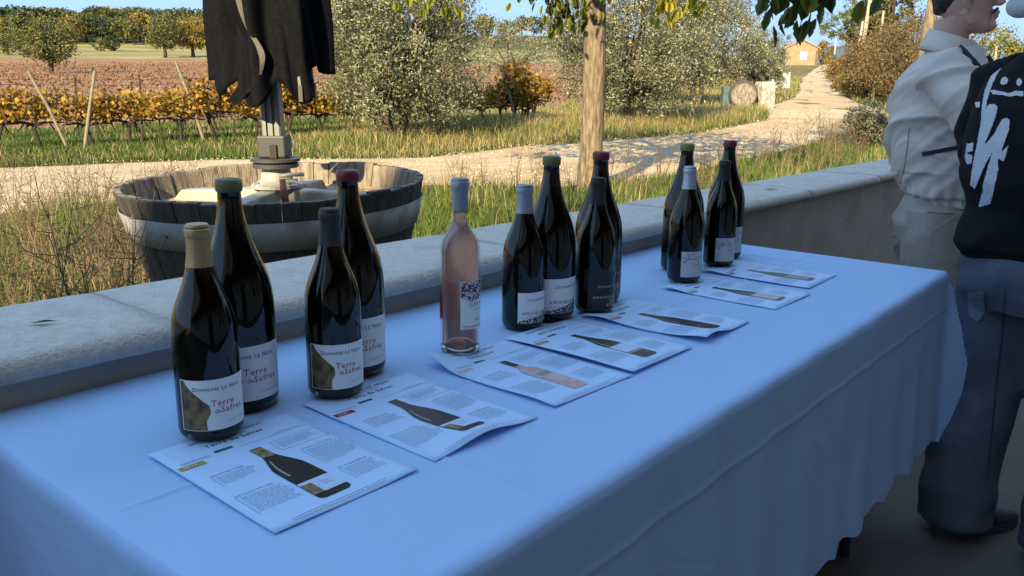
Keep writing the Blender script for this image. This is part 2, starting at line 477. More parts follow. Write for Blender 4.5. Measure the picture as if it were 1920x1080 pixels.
# a few dry bits lying on the wall
M_bit = pmat('dry_leaf_bit', (.06, .045, .03), rough=.9)
for (t, o, s) in ((3.02, .12, .035), (2.75, .2, .03), (.12, .16, .022)):
    bb = MB(); c = wpt(t, o, .8866)
    bb.add([(c.x - s, c.y, c.z), (c.x, c.y - s * .35, c.z + .006), (c.x + s, c.y + .01, c.z + .002), (c.x, c.y + s * .4, c.z + .004)], [(0, 1, 2, 3)])
    o_ = bb.build('dry_leaf', M_bit); tag(o_, 'dark dry leaf scrap on the pale wall coping ' + {.035: 'right of the last bottles', .03: 'beside the farthest bottles', .022: 'near the left edge'}[s], 'leaf')

# ------------------------------------------------------------------ the house and porch behind and right of the viewer (they shade the terrace)
M_house = pmat('house_render', (.58, .50, .41), (.64, .56, .46), scale=2, rough=.9)
M_wood_d = pmat('porch_wood', (.07, .045, .03), (.11, .075, .05), scale=6, rough=.7, stretch=(1, 8, 1))
M_tile = pmat('clay_tile', (.30, .14, .08), (.42, .22, .13), scale=5, rough=.85)
house = empty('farmhouse', wpt(-2, -4.4, 0), label='rendered farmhouse with covered porch behind the tasting table', cat='house')
hl = lambda t, o, z: wpt(t, o, z) - wpt(-2, -4.4, 0)
def hbox(name, t0, t1, o0, o1, z0, z1, mat):
    b = MB(); b.add([hl(t, o, z) for z in (z0, z1) for t, o in ((t0, o0), (t1, o0), (t1, o1), (t0, o1))], [(0, 3, 2, 1), (4, 5, 6, 7), (0, 1, 5, 4), (1, 2, 6, 5), (2, 3, 7, 6), (3, 0, 4, 7)])
    return b.build(name, mat, house)
hbox('wall', -19, 8.5, -4.4, -4.1, 0, 8.9, M_house)
hbox('wall', -19, -18.7, -9.5, -4.402, 0, 8.9, M_house); hbox('wall', 8.2, 8.5, -9.5, -4.402, 0, 8.9, M_house)
hbox('wall', -19, 8.5, -9.8, -9.502, 0, 8.9, M_house)
b = MB(); b.add([hl(t, o, z) for t in (-19.3, 8.8) for (o, z) in ((-3.95, 8.87), (-7.0, 9.9), (-10.2, 8.87), (-10.2, 8.98), (-7.0, 10.02), (-3.95, 8.98))],
                [(0, 1, 7, 6), (1, 2, 8, 7), (2, 3, 9, 8), (3, 4, 10, 9), (4, 5, 11, 10), (5, 0, 6, 11), (0, 5, 4, 1), (1, 4, 3, 2), (6, 7, 10, 11), (7, 8, 9, 10)])
b.build('roof', M_tile, house)
hbox('door', -.8, .2, -4.099, -4.05, 0.003, 2.15, M_wood_d)
for t in (-6, 2.0, 5.2):
    for z in ((.9, 2.1), (5.0, 6.3)):
        hbox('shutter', t, t + .5, -4.099, -4.06, z[0], z[1], M_wood_d); hbox('shutter', t + 1.3, t + 1.8, -4.099, -4.06, z[0], z[1], M_wood_d)
EAVE = -2.7
hbox('beam', -11, 6.6, EAVE - .2, EAVE - .08, 2.555, 2.72, M_wood_d)
for t in (-8, 6.4): hbox('porch_post', t, t + .14, EAVE - .21, EAVE - .07, 0.002, 2.55, M_wood_d)
b = MB(); b.add([hl(t, o, z) for (o, z) in ((EAVE, 2.73), (-4.098, 3.4), (-4.098, 3.52), (EAVE, 2.85)) for t in (-11.4, 6.8)],
                [(0, 2, 3, 1), (4, 6, 7, 5), (0, 1, 7, 6), (2, 4, 5, 3), (0, 6, 4, 2), (1, 3, 5, 7)])
b.build('porch_roof', M_tile, house)
for t in np.arange(-11, 6.6, .8):
    b = MB(); b.bar(hl(t, EAVE - .05, 2.672), hl(t, -4.1, 3.30), .08, .1); b.build('rafter', M_wood_d, house)
# ------------------------------------------------------------------ half barrel tub and the closed parasol on its cross base
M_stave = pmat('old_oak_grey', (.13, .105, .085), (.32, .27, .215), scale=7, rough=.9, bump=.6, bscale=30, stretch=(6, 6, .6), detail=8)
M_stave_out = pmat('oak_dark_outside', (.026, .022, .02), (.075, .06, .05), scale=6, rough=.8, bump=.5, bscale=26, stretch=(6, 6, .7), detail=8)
M_hoop = pmat('grey_painted_hoop', (.20, .20, .197), (.30, .297, .29), scale=5, rough=.6, bump=.15, bscale=30, detail=7, c3=(.17, .14, .115), s3=7)
M_sand = pmat('sandy_tub_floor', (.33, .24, .15), (.50, .38, .25), scale=7, rough=.95, bump=.5, bscale=60, detail=8, c3=(.17, .12, .075), s3=3)
TX, TY, TZ = -1.09, 3.9, .87
tub = empty('barrel_tub', (TX, TY, 0), label='large half barrel tub of weathered staves with grey hoops outside the wall', cat='barrel')
TR, TH = .690, .87
tub.rotation_euler = (R_(2.2), R_(-1.3), 0)
def trad(h): return TR - .19 * (1 - h / TH) ** 1.0 - .10 * (1 - h / TH) ** 3      # radius at height h above the foot
NS = 44
edges = np.cumsum(rng.uniform(.75, 1.25, NS)); edges = edges / edges[-1] * 2 * math.pi
for i in range(NS):
    a1 = edges[i]; a0 = edges[i - 1] if i else 0
    gap = .0025; top = TH + random.uniform(-.008, .004); th = .034 + random.uniform(-.003, .003)
    dr = random.uniform(-.003, .003)
    hs = [0.02, .2, .4, .6, .75, top - .006, top]
    V = []; 
    for q, h in enumerate(hs):
        r = trad(h) + dr; ins = .004 if q == len(hs) - 1 else 0
        for rr, s in ((r - ins, 0), (r - ins, .5), (r - ins, 1), (r - th + ins, 1), (r - th + ins, .5), (r - th + ins, 0)):
            a = a0 + gap + (a1 - a0 - 2 * gap) * s
            V.append((rr * math.cos(a), rr * math.sin(a), h + .003 * mnoise.noise((a * 20, i, h)) * (q > 4)))
    n = 6; F = [(q * n + k, q * n + (k + 1) % n, (q + 1) * n + (k + 1) % n, (q + 1) * n + k) for q in range(len(hs) - 1) for k in range(n)]
    F += [tuple(range(n - 1, -1, -1)), tuple((len(hs) - 1) * n + k for k in range(n))]
    me = py_mesh('stave', V, F)
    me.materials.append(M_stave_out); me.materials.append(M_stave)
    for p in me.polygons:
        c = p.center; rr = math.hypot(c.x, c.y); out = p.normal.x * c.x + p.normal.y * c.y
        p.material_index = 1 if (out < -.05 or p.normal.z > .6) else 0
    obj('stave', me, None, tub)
for (h0, h1) in ((.665, .785), (.29, .44), (.03, .09)):
    b = MB(); prof = [(trad(h) + e, h) for h, e in ((h0, .004), (h0, .0085), ((h0 + h1) / 2, .0095), (h1, .0085), (h1, .004))]
    b.lathe(prof, 72, closed=True); hp = b.build('hoop', M_hoop, tub, smooth=True)
    for a in (-2.0, -1.45, -.9):
        bb = MB(); r = trad((h0 + h1) / 2) + .010; bb.lathe([(.0, -.001), (.006, 0), (.006, .003), (0, .005)], 8)
        rv = bb.build('rivet', M_stave_out, hp); rv.matrix_parent_inverse = Matrix(); rv.location = (r * math.cos(a), r * math.sin(a), (h0 + h1) / 2); rv.rotation_euler = (0, R_(90), a)
b = MB(); nn = 60; V = [(0, 0, .735)]
for k in range(1, 9):
    for i in range(nn):
        r = (trad(.73) - .036) * k / 8; a = 2 * math.pi * i / nn
        V.append((r * math.cos(a), r * math.sin(a), .735 + .012 * mnoise.noise((r * 6 * math.cos(a), r * 6 * math.sin(a), 0)) + .01 * max(0, k - 6)))
F = [(0, 1 + i, 1 + (i + 1) % nn) for i in range(nn)]
for k in range(7):
    for i in range(nn):
        j = (i + 1) % nn; F.append((1 + k * nn + i, 1 + (k + 1) * nn + i, 1 + (k + 1) * nn + j, 1 + k * nn + j))
b.add(V, F); b.build('sandy_floor', M_sand, tub, smooth=True)
# dry litter inside the tub
tl = []; tf = []
for k in range(420):
    a = random.uniform(0, 6.28); r = .6 * math.sqrt(random.random()); 
    if random.random() < .6: r = random.uniform(.46, .6)
    c = Vector((r * math.cos(a), r * math.sin(a), .748)); d = Vector((random.uniform(-1, 1), random.uniform(-1, 1), random.uniform(-.1, .25))).normalized() * random.uniform(.01, .06)
    w = Vector((-d.y, d.x, 0)).normalized() * random.uniform(.001, .006)
    n = len(tl); tl += [c - d, c + w, c + d, c - w]; tf.append((n, n + 1, n + 2, n + 3))
M_litter = pmat('dry_litter', (.10, .065, .035), (.24, .16, .08), scale=20, rough=.9)
lo = obj('dry_litter', py_mesh('dry_litter', tl, tf), M_litter, tub); lo['kind'] = 'stuff'

M_white = pmat('white_painted_steel', (.34, .32, .285), (.44, .42, .38), scale=6, rough=.45, bump=.08, bscale=40, c3=(.30, .24, .16), s3=7)
M_alu = pmat('anodised_aluminium', (.20, .205, .215), (.24, .245, .255), scale=3, rough=.45, metal=.35, spec=.5)
M_greyp = pmat('grey_plastic', (.05, .052, .054), rough=.5)
M_rust = pmat('rusty_lever', (.13, .055, .035), (.22, .12, .08), scale=60, rough=.9, bump=.4)
M_blackfab = pmat('black_parasol_fabric', (.004, .0045, .0065), (.007, .0075, .010), scale=50, rough=.75, bump=.15, bscale=300, spec=.06)
M_bolt = pmat('steel_bolt', (.35, .34, .32), rough=.4, metal=1)
par = empty('closed_parasol', (TX - .02, TY, .755), label='closed black parasol on an aluminium mast with white cross base in the tub', cat='parasol')
par.rotation_euler = (R_(1.0), R_(-.6), 0)
# cross base: four arms
aA = R_(-9)
for k in range(4):
    a = aA + k * math.pi / 2
    b = MB(); ln = .52
    # inverted channel with sloped end
    P = [(.07, -.042, 0), (ln, -.042, 0), (ln, .042, 0), (.07, .042, 0), (.07, -.042, .07), (ln - .05, -.042, .055), (ln - .05, .042, .055), (.07, .042, .07)]
    b.add(P, [(0, 3, 2, 1), (4, 5, 6, 7), (0, 1, 5, 4), (1, 2, 6, 5), (2, 3, 7, 6), (3, 0, 4, 7)])
    b.build('base_arm', M_white, par, bevel=.008, rot=(0, 0, a))
b = MB(); b.lathe([(.10, .071), (.118, .074), (.118, .09), (.10, .096), (.075, .11), (.066, .15), (.066, .165)], 32); fl = b.build('flange', M_white, par, smooth=False)
for k in range(4):
    a = R_(45) + k * math.pi / 2; bb = MB(); bb.lathe([(.011, .088), (.011, .104)], 6, (.1 * math.cos(a), .1 * math.sin(a), 0)); bb.build('bolt', M_bolt, fl)
b = MB(); b.lathe([(.09, .165), (.105, .168), (.105, .186), (.095, .189)], 36); b.lathe([(.1, .192), (.113, .196), (.113, .208), (.1, .212)], 36); b.build('turntable', M_greyp, par)
b = MB(); b.box((0, 0, .265), (.13, .12, .10)); b.build('mast_bracket', M_greyp, par, bevel=.008)
b = MB(); b.box((.012, -.066, .245), (.03, .012, .06)); b.build('bracket_slot', pmat('slot_black', (.01, .01, .01), rough=.6), par)
b = MB(); b.tube([(.09, -.17, .0), (.075, -.165, .06), (.07, -.155, .13)], [.017, .016, .014], 8); b.build('lever', M_rust, par, smooth=True)
b = MB(); b.tube([(.05, -.13, .14), (.1, -.11, .145), (.14, -.06, .14)], .01, 6); b.build('brake_pedal', M_white, par, smooth=True)
# mast with grooves
pr = []
for sx, sy in ((1, 1), (-1, 1), (-1, -1), (1, -1)):
    hx, hy = .043, .040
    q = [(hx, .028), (hx, hy - .006), (hx - .006, hy), (.022, hy), (.022, hy - .012), (.008, hy - .012), (.008, hy)]
    if sx * sy < 0: q = q[::-1]
    pr += [(sx * x, sy * y) for x, y in q]
n = len(pr); b = MB(); b.add([(x, y, .312) for x, y in pr] + [(x, y, 2.6) for x, y in pr], [(i, (i + 1) % n, n + (i + 1) % n, n + i) for i in range(n)] + [tuple(reversed(range(n))), tuple(range(n, 2 * n))])
mast = b.build('mast', M_alu, par)
# folded canopy: soft lobes of cloth hanging round the mast
HB = 1.215 - .755
NT, NZ = 360, 70
tips = [(-150, .02, .265), (-98, -.012, .25), (-45, .0, .27), (6, .13, .285), (62, .05, .26), (120, .03, .27), (172, .10, .28)]
def ring(theta):
    ph = sorted(((abs((theta - R_(d) + math.pi) % (2 * math.pi) - math.pi), dz, r) for d, dz, r in tips))
    (a, z1, r1), (c, z2, r2) = ph[0], ph[1]
    f = a / (a + c + 1e-6) * 2                       # 0 at a tip, 1 in the valley between two
    w = .5 * f * f * (3 - 2 * f)
    return r1 * (1 - w) + r2 * w, z1 * (1 - w) + z2 * w, f
V = []
for j in range(NZ):
    tz = j / (NZ - 1)
    for i in range(NT):
        th = 2 * math.pi * i / NT
        r, dz, f = ring(th)
        sm_ = f * f * (3 - 2 * f)
        depth = .30 * (1 - .1 * tz) * min(1, .55 + tz * 2.2)
        rr = r * (1 - depth * sm_) * (1.0 - .30 * tz ** .8) * (1 + .05 * math.sin(tz * 11 + r * 40))
        rr += .016 * mnoise.noise((math.cos(th) * 2.5, math.sin(th) * 2.5, tz * 5)) + .006 * mnoise.noise((math.cos(th) * 9, math.sin(th) * 9, tz * 3))
        rr *= 1 + .075 * math.sin(th * 15 + 1.3 * math.sin(tz * 3) + 2 * mnoise.noise((th, 3, tz))) * (1 - .5 * tz)
        rr = max(rr, .075)
        hem = HB + dz + .10 * sm_ ** 1.35 + .005 * mnoise.noise((th * 3, 0, 2))
        z = hem + (2.2 - hem) * tz
        tw = .12 * math.sin(tz * 4.2 + r * 31) * (1 - tz)
        V.append((rr * math.cos(th + tw), rr * math.sin(th + tw), z))
i, j = np.meshgrid(np.arange(NT), np.arange(NZ - 1), indexing='ij')
F = np.stack([j * NT + i, j * NT + (i + 1) % NT, (j + 1) * NT + (i + 1) % NT, (j + 1) * NT + i], -1).reshape(-1, 4)
cn = obj('canopy', np_mesh('canopy', np.array(V), F, smooth=True), M_blackfab, par)
sm = cn.modifiers.new('thick', 'SOLIDIFY'); sm.thickness = .004; sm.offset = 0
# a turned-out edge of the cloth that catches the light, with its pale binding
M_ribm = pmat('dull_rib_metal', (.10, .10, .105), rough=.5, metal=.4)
M_tape = pmat('grey_hem_binding', (.12, .112, .10), (.16, .15, .135), scale=60, rough=.9)
edge_pts = [(-.075, -.225, 1.05), (-.062, -.232, .93), (-.045, -.236, .83), (-.004, -.240, .745), (.028, -.242, .685), (.034, -.243, .625), (.018, -.242, .565), (-.02, -.240, .525), (-.055, -.236, .495), (-.066, -.232, .462)]
pp = resample([(k_, 0) for k_ in range(len(edge_pts))], 60)[:, 0]; E3 = np.array(edge_pts)
cur = np.stack([np.interp(pp, np.arange(len(edge_pts)), E3[:, q]) for q in range(3)], 1)
cur = np.stack([np.convolve(np.pad(cur[:, q], 4, mode='edge'), np.ones(9) / 9, 'valid') for q in range(3)], 1)
b = MB(); n = len(cur)
for k_ in range(n - 1):
    wv = lambda q: Vector((.012 + .010 * math.sin(q * .17) ** 2, .012, .006))
    p, q = Vector(cur[k_]), Vector(cur[k_ + 1]); b.add([p, q, q + wv(k_ + 1), p + wv(k_)], [(0, 1, 2, 3)])
b.build('hem_binding', M_tape, cn)
b = MB()
for k_ in range(n - 1):
    p, q = Vector(cur[k_]), Vector(cur[k_ + 1]); b.add([p, q, Vector((q.x - .085, q.y + .09, q.z)), Vector((p.x - .085, p.y + .09, p.z))], [(0, 1, 2, 3)])
fl_ = b.build('cloth_flap', M_blackfab, cn, smooth=True)
for d, dz, r in ((-41, .05, .235), (-160, .08, .20), (30, .06, .2), (100, .05, .2)):
    a = R_(d); b = MB(); b.bar((r * math.cos(a), r * math.sin(a), HB + dz), (r * .9 * math.cos(a), r * .9 * math.sin(a), HB + dz + .22), .024, .012)
    rb = b.build('rib', M_ribm, par); bb = MB(); bb.bar((r * math.cos(a) * 1.003, r * math.sin(a) * 1.003, HB + dz - .04), (r * math.cos(a), r * math.sin(a), HB + dz + .03), .032, .018); bb.build('rib_end', M_greyp, rb)
# ------------------------------------------------------------------ table, cloth, sheets, bottles
T = .80
TAB_O = Vector((-.789, 1.129, 0)); TAB_W = Vector((.640, .768, 0)); TAB_Q = Vector((.768, -.640, 0)); TL, TW = 2.18, .80
M_tabletop = pmat('table_board', (.35, .33, .3), rough=.6); M_leg = pmat('grey_steel_tube', (.2, .2, .21), rough=.4, metal=.8)
def tp(a, b_, z): return TAB_O + TAB_W * a + TAB_Q * b_ + Vector((0, 0, z))
table = empty('folding_table', tp(TL / 2, TW / 2, 0), math.atan2(.768, .640), 'long folding table hidden under the white tablecloth', 'table')
b = MB(); b.box((0, 0, T - .022), (TL - .02, TW - .02, .034)); b.build('tabletop', M_tabletop, table, bevel=.005)
for sx in (-1, 1):
    for sy in (-1, 1):
        b = MB(); b.tube([(sx * .8, sy * .3, .001), (sx * .8, sy * .3, T - .04)], .015, 10); b.build('leg', M_leg, table, smooth=True)
    b = MB(); b.tube([(sx * .8, -.3, .25), (sx * .8, .3, .25)], .011, 8); b.build('crossbar', M_leg, table, smooth=True)

def build_cloth():
    D = .50; st = .0145
    A = np.concatenate([np.arange(-D, 0, st), np.linspace(0, TL, 170), TL + np.arange(st, D + st, st)])
    B = np.concatenate([np.arange(-D, 0, st), np.linspace(0, TW, 64), TW + np.arange(st, D + st, st)])
    ca_ = [.36, 1.45, 2.02]; cb_ = [.43]; ex = np.array([-.012, -.006, -.003, 0, .003, .006, .012])
    A = np.unique(np.concatenate([A] + [c + ex for c in ca_])); B = np.unique(np.concatenate([B] + [c + ex for c in cb_] + [TW + .115 + ex]))
    V = []; na, nb = len(A), len(B)
    r = .012
    def edge(s):           # rounded table edge: outward, down
        q = r * math.pi / 2
        if s <= 0: return 0., 0.
        if s < q: return r * math.sin(s / r), r * (1 - math.cos(s / r))
        return r, r + (s - q)
    for a in A:
        for b_ in B:
            sa = -a if a < 0 else (a - TL if a > TL else 0); sb = -b_ if b_ < 0 else (b_ - TW if b_ > TW else 0)
            da = -1 if a < 0 else 1; db = -1 if b_ < 0 else 1
            mx, mn = max(sa, sb), min(sa, sb)
            ca = min(max(a, 0), TL); cb = min(max(b_, 0), TW)
            oa, za = edge(sa); ob, zb = edge(sb)
            z = T - max(za, zb) - .5 * mn
            pa = ca + da * (oa + .36 * mn) if sa else ca; pb = cb + db * (ob + .36 * mn) if sb else cb
            g = min(1, mx / D)
            nz = mnoise.noise((a * 3.1, b_ * 3.1, 1.5))
            if mx > 0:
                along = a if sb >= sa else b_
                seed = 3 if sb >= sa else 11
                w = math.sin(along * 2 * math.pi / .21 + 2.2 * mnoise.noise((along * 2.2, seed, 0))) * .6 + mnoise.noise((along * 9, seed, g * .6)) * .9
                out = (.0015 + .011 * g ** 1.3) * w + .012 * g * g + .01 * g
                out *= 1 - min(1, mn / (mx + 1e-6)) ** .7
                if sb >= sa and db < 0: out = -.004 - abs(w) * .004 * g       # pressed between table and wall
                if sb >= sa: pb += db * out
                else: pa += da * out
                # ironing crease along the drop
                s_ = mx
                cr = .0013 * math.exp(-((s_ - (.115 if db > 0 else .2)) / .006) ** 2)
                if sb >= sa and db > 0: pb += cr
                z += .008 * max(0, (g - .75) / .25) * math.sin(along * 2 * math.pi / .115 + 3 * mnoise.noise((along * 3, seed, 4))) * (1 - min(1, mn / .12))
            else:
                crease = .0024 * (math.exp(-((b_ - .43) / .004) ** 2) + math.exp(-((a - .36) / .004) ** 2) * (b_ > .5) + math.exp(-((a - 1.45) / .004) ** 2) + math.exp(-((a - 2.02) / .005) ** 2))
                edge_d = min(a, TL - a, b_, TW - b_); f = min(1, edge_d / .06)
                z += (crease + .0026 * mnoise.noise((a * 4, b_ * 4, 7)) + .0012 * mnoise.noise((a * 11, b_ * 7, 3))) * f - .0008
            p = tp(pa, pb, z); V.append(p[:])
    i, j = np.meshgrid(np.arange(na - 1), np.arange(nb - 1), indexing='ij')
    F = np.stack([i * nb + j, (i + 1) * nb + j, (i + 1) * nb + j + 1, i * nb + j + 1], -1).reshape(-1, 4)[:, ::-1]
    m, N, L, bs = _nodes('white_tablecloth')
    bs.inputs['Base Color'].default_value = (.47, .67, .98, 1); bs.inputs['Roughness'].default_value = .9; bs.inputs['Specular IOR Level'].default_value = .15
    bs.inputs['Sheen Weight'].default_value = .08
    tc = N.new('ShaderNodeTexCoord'); t = N.new('ShaderNodeTexNoise'); t.inputs['Scale'].default_value = 4; t.inputs['Detail'].default_value = 5; t.inputs['Distortion'].default_value = .8; L.new(tc.outputs['Object'], t.inputs['Vector'])
    t2 = N.new('ShaderNodeTexNoise'); t2.inputs['Scale'].default_value = 700; L.new(tc.outputs['Object'], t2.inputs['Vector'])
    bp = N.new('ShaderNodeBump'); bp.inputs['Strength'].default_value = .32; bp.inputs['Distance'].default_value = .03; L.new(t.outputs[0], bp.inputs['Height'])
    bp2 = N.new('ShaderNodeBump'); bp2.inputs['Strength'].default_value = .12; bp2.inputs['Distance'].default_value = .0006; L.new(t2.outputs[0], bp2.inputs['Height']); L.new(bp.outputs[0], bp2.inputs['Normal']); L.new(bp2.outputs[0], bs.inputs['Normal'])
    tr = N.new('ShaderNodeBsdfTranslucent'); tr.inputs[0].default_value = (.45, .6, .8, 1); mx_ = N.new('ShaderNodeMixShader'); mx_.inputs[0].default_value = .12
    L.new(bs.outputs[0], mx_.inputs[1]); L.new(tr.outputs[0], mx_.inputs[2]); L.new(mx_.outputs[0], N['Material Output'].inputs['Surface'])
    o = obj('tablecloth', np_mesh('tablecloth', np.array(V), F, smooth=True), m)
    tag(o, 'white tablecloth with wavy hem draped over the long table', 'tablecloth')
build_cloth()

# --- printed tasting sheets
M_paper = pmat('white_paper', (.53, .72, .98), rough=.55, spec=.35)
def ink(name, c, rough=.6): return pmat(name, c, rough=rough, spec=.3)
M_ink = ink('grey_ink', (.20, .22, .27)); M_inkd = ink('dark_ink', (.03, .03, .04)); M_inkr = ink('red_ink', (.38, .05, .045))
M_gold_print = pmat('printed_rock', (.13, .085, .025), (.36, .27, .11), scale=140, rough=.6, detail=6)
M_btl_print = ink('printed_bottle_brown', (.028, .022, .018), .4); M_tag_y = ink('yellow_tag', (.42, .32, .06)); M_tag_r = ink('red_tag', (.36, .025, .03)); M_tag_o = ink('orange_tag', (.52, .16, .08)); M_tag_p = ink('pale_tag', (.60, .50, .48))
M_pink_print = pmat('printed_rose', (.58, .32, .30), (.70, .5, .47), scale=60, rough=.5)
M_navy = ink('navy_stamp', (.02, .05, .08)); M_olive_print = ink('printed_olive_glass', (.06, .055, .03), .4); M_pale = ink('printed_label_pale', (.55, .68, .85)); M_greyprint = ink('printed_grey', (.33, .32, .31))
SHEET_Z = T + .0016

def burg(h):   # silhouette half width of the printed bottle, h 0 foot .. 1 top
    return float(np.interp(h, [0, .015, .03, .5, .58, .66, .74, .82, .97, 1.0], [.100, .128, .135, .135, .128, .103, .074, .052, .048, .05]))
def bord(h):
    return float(np.interp(h, [0, .015, .03, .60, .66, .70, .74, .97, 1.0], [.09, .112, .116, .116, .105, .075, .046, .044, .047]))

def sheet(idx, x, y, ang, label, kind, tagmat, title, lift):
    root = empty('tasting_sheet', (x, y, SHEET_Z), R_(ang), label, 'paper', 'printed tasting sheets')
    def curl(u, v):          # height of the paper above the cloth; u 0..0.21 across, v 0..-0.297 down
        z = .0012 + .001 * mnoise.noise((u * 14, v * 14, idx))
        for (cu, cv, h, s) in lift:
            d2 = ((u - cu) ** 2 + (v - cv) ** 2) / (s * s); z += h * math.exp(-d2)
        return max(z, .0006)
    nu, nv = 15, 21; V = []; F = []
    for j in range(nv):
        for i in range(nu):
            u, v = .21 * i / (nu - 1), -.297 * j / (nv - 1); V.append((u, v, curl(u, v)))
    for j in range(nv - 1):
        for i in range(nu - 1):
            F.append((j * nu + i, (j + 1) * nu + i, (j + 1) * nu + i + 1, j * nu + i + 1))
    po = obj('paper', py_mesh('paper', V, F, True), M_paper, root)
    sf = po.modifiers.new('t', 'SOLIDIFY'); sf.thickness = .0004; sf.offset = -1
    acc = {}
    def put(part, mat, V2, F2, dz=.0005):
        P = [(u, v, curl(u, v) + dz) for u, v in V2]
        acc.setdefault((part, mat.name), (MB(), mat))[0].add(P, F2)
    def rect(part, mat, u0, v0, u1, v1, dz=.0005):
        n = max(1, int(abs(u1 - u0) / .012)); m_ = max(1, int(abs(v1 - v0) / .012))
        V2 = [(u0 + (u1 - u0) * i / n, v0 + (v1 - v0) * j / m_) for j in range(m_ + 1) for i in range(n + 1)]
        put(part, mat, V2, [(j * (n + 1) + i, (j + 1) * (n + 1) + i, (j + 1) * (n + 1) + i + 1, j * (n + 1) + i + 1) for j in range(m_) for i in range(n)], dz)
    def text(part, mat, runs, u, v, dz=.0006, center=False):
        V2, F2, w = text_run(runs); off = u - (w / 2 if center else 0)
        put(part, mat, [(p[0] + off, p[1] + v) for p in V2], F2, dz)
    def para(u, v, w, n, lh=.0042, mat=M_ink):
        for k in range(n):
            x0 = u; end = u + w * random.uniform(.55 if k == n - 1 else .85, 1)
            while x0 < end - .003:
                l = random.uniform(.003, .010); rect('printed_text', mat, x0, v - k * lh, min(x0 + l, end), v - k * lh - .0008); x0 += l + .0012
    text('printed_title', M_inkd, [('DOMAINE LE NOVI', .0115)], .105, -.018, center=True)
    text('printed_title', M_ink, [('TERROIRS', .005)], .115, -.026, center=True)
    text('printed_title', M_inkd, [(title, .0125)], .105, -.040, center=True)
    rect('logo_stamp', M_navy, .062, -.056, .088, -.0625); text('logo_stamp', M_pale, [('LUBERON', .003)], .064, -.0602, dz=.0009)
    rect('printed_rule', M_ink, .012, -.0655, .055, -.0661); rect('printed_rule', M_ink, .095, -.0655, .2, -.0661)
    text('printed_text', M_ink, [('DOMAINE LE NOVI', .0042)], .012, -.064); text('printed_text', M_ink, [('DOMAINE LE NOVI', .0042)], .15, -.0635)
    rect('vintage_tag', tagmat, .004, -.0715, .039, -.083); text('vintage_figures', M_pale, [('2023', .009)], .0095, -.0803, dz=.0009)
    for (hd, u, v, w, n) in (('ASSEMBLAGE', .02, -.125, .052, 6), ('DEGUSTATION', .012, -.195, .062, 11), ('VINIFICATION', .143, -.137, .058, 12), ('LE VIGNOBLE', .143, -.218, .05, 8)):
        text('printed_heading', M_inkr if hd in ('ASSEMBLAGE', 'LE VIGNOBLE') else M_ink, [(hd, .0062)], u + .001, v)
        para(u + .004, v - .005, w, n); rect('printed_rule', M_ink, u, v - .002, u + .0006, v - .008 - n * .0042)
    for (a0, b0, a1, b1) in ((.128, -.085, .203, -.0856), (.128, -.118, .203, -.1186), (.128, -.085, .1286, -.1186), (.2024, -.085, .203, -.1186)): rect('printed_rule', M_ink, a0, b0, a1, b1)
    para(.134, -.0915, .062, 5)
    para(.03, -.2835, .15, 2, .0052); 
    # the picture of the bottle
    prof, gm = (bord, M_pink_print) if kind == 'rose' else (burg, M_btl_print if kind in ('safres_w', 'safres_r', 'rouge') else M_olive_print)
    cu, top, ht = .104, -.088, .182; n = 44
    def band(part, mat, h0, h1, f0=-1, f1=1, dz=.0007, sh=1.0):
        m_ = max(2, int((h1 - h0) * n)); V2 = []; q = 6
        for k in range(m_ + 1):
            h = h0 + (h1 - h0) * k / m_; w = prof(h) * ht * .95
            for i in range(q + 1): V2.append((cu + w * (f0 + (f1 - f0) * i / q) * sh, top - ht + ht * h))
        put(part, mat, V2, [(k * (q + 1) + i, k * (q + 1) + i + 1, (k + 1) * (q + 1) + i + 1, (k + 1) * (q + 1) + i) for k in range(m_) for i in range(q)], dz)
    band('printed_bottle', gm, 0, 1)
    band('printed_highlight', M_greyprint if kind != 'rose' else M_pale, .42, .72, -.72, -.58, .0010)
    if kind.startswith('safres'):
        if kind == 'safres_w': band('printed_capsule', M_gold_print, .8, 1.0, dz=.0010)
        band('printed_label', M_pale, .075, .28, -.985, .985, .0010); band('printed_rock', M_gold_print, .075, .24, -.985, -.35, .0013)
        text('printed_label_text', M_inkr, [('Terre', .0045)], .104, top - ht + ht * .19, dz=.0014); text('printed_label_text', M_inkr, [('Safres', .0045)], .106, top - ht + ht * .155, dz=.0014)
    elif kind == 'blanc':
        band('printed_label', M_pale, .19, .44, -.985, .985, .0010); band('printed_collage', M_greyprint, .17, .22, -.985, .985, .0012)
    elif kind == 'rouge':
        text('printed_label_text', M_pale, [('AMO', .005)], .09, top - ht + ht * .2, dz=.0012)
    elif kind == 'rose':
        band('printed_capsule', M_olive_print, .8, 1.0, dz=.0010); band('printed_label', M_tag_p, .2, .52, -.5, .9, .0010); band('printed_collage', M_greyprint, .43, .52, -.5, .9, .0013)
    else:
        band('printed_label', M_greyprint if kind == 'branch_r' else M_tag_p, .06, .40, -.9, .985, .0010)
    for (part, _), (mb, mat) in acc.items():
        o_ = mb.build(part, mat, root)
        if part in ('printed_text', 'printed_rule', 'printed_heading', 'printed_title'): o_['kind'] = 'stuff'
    return root

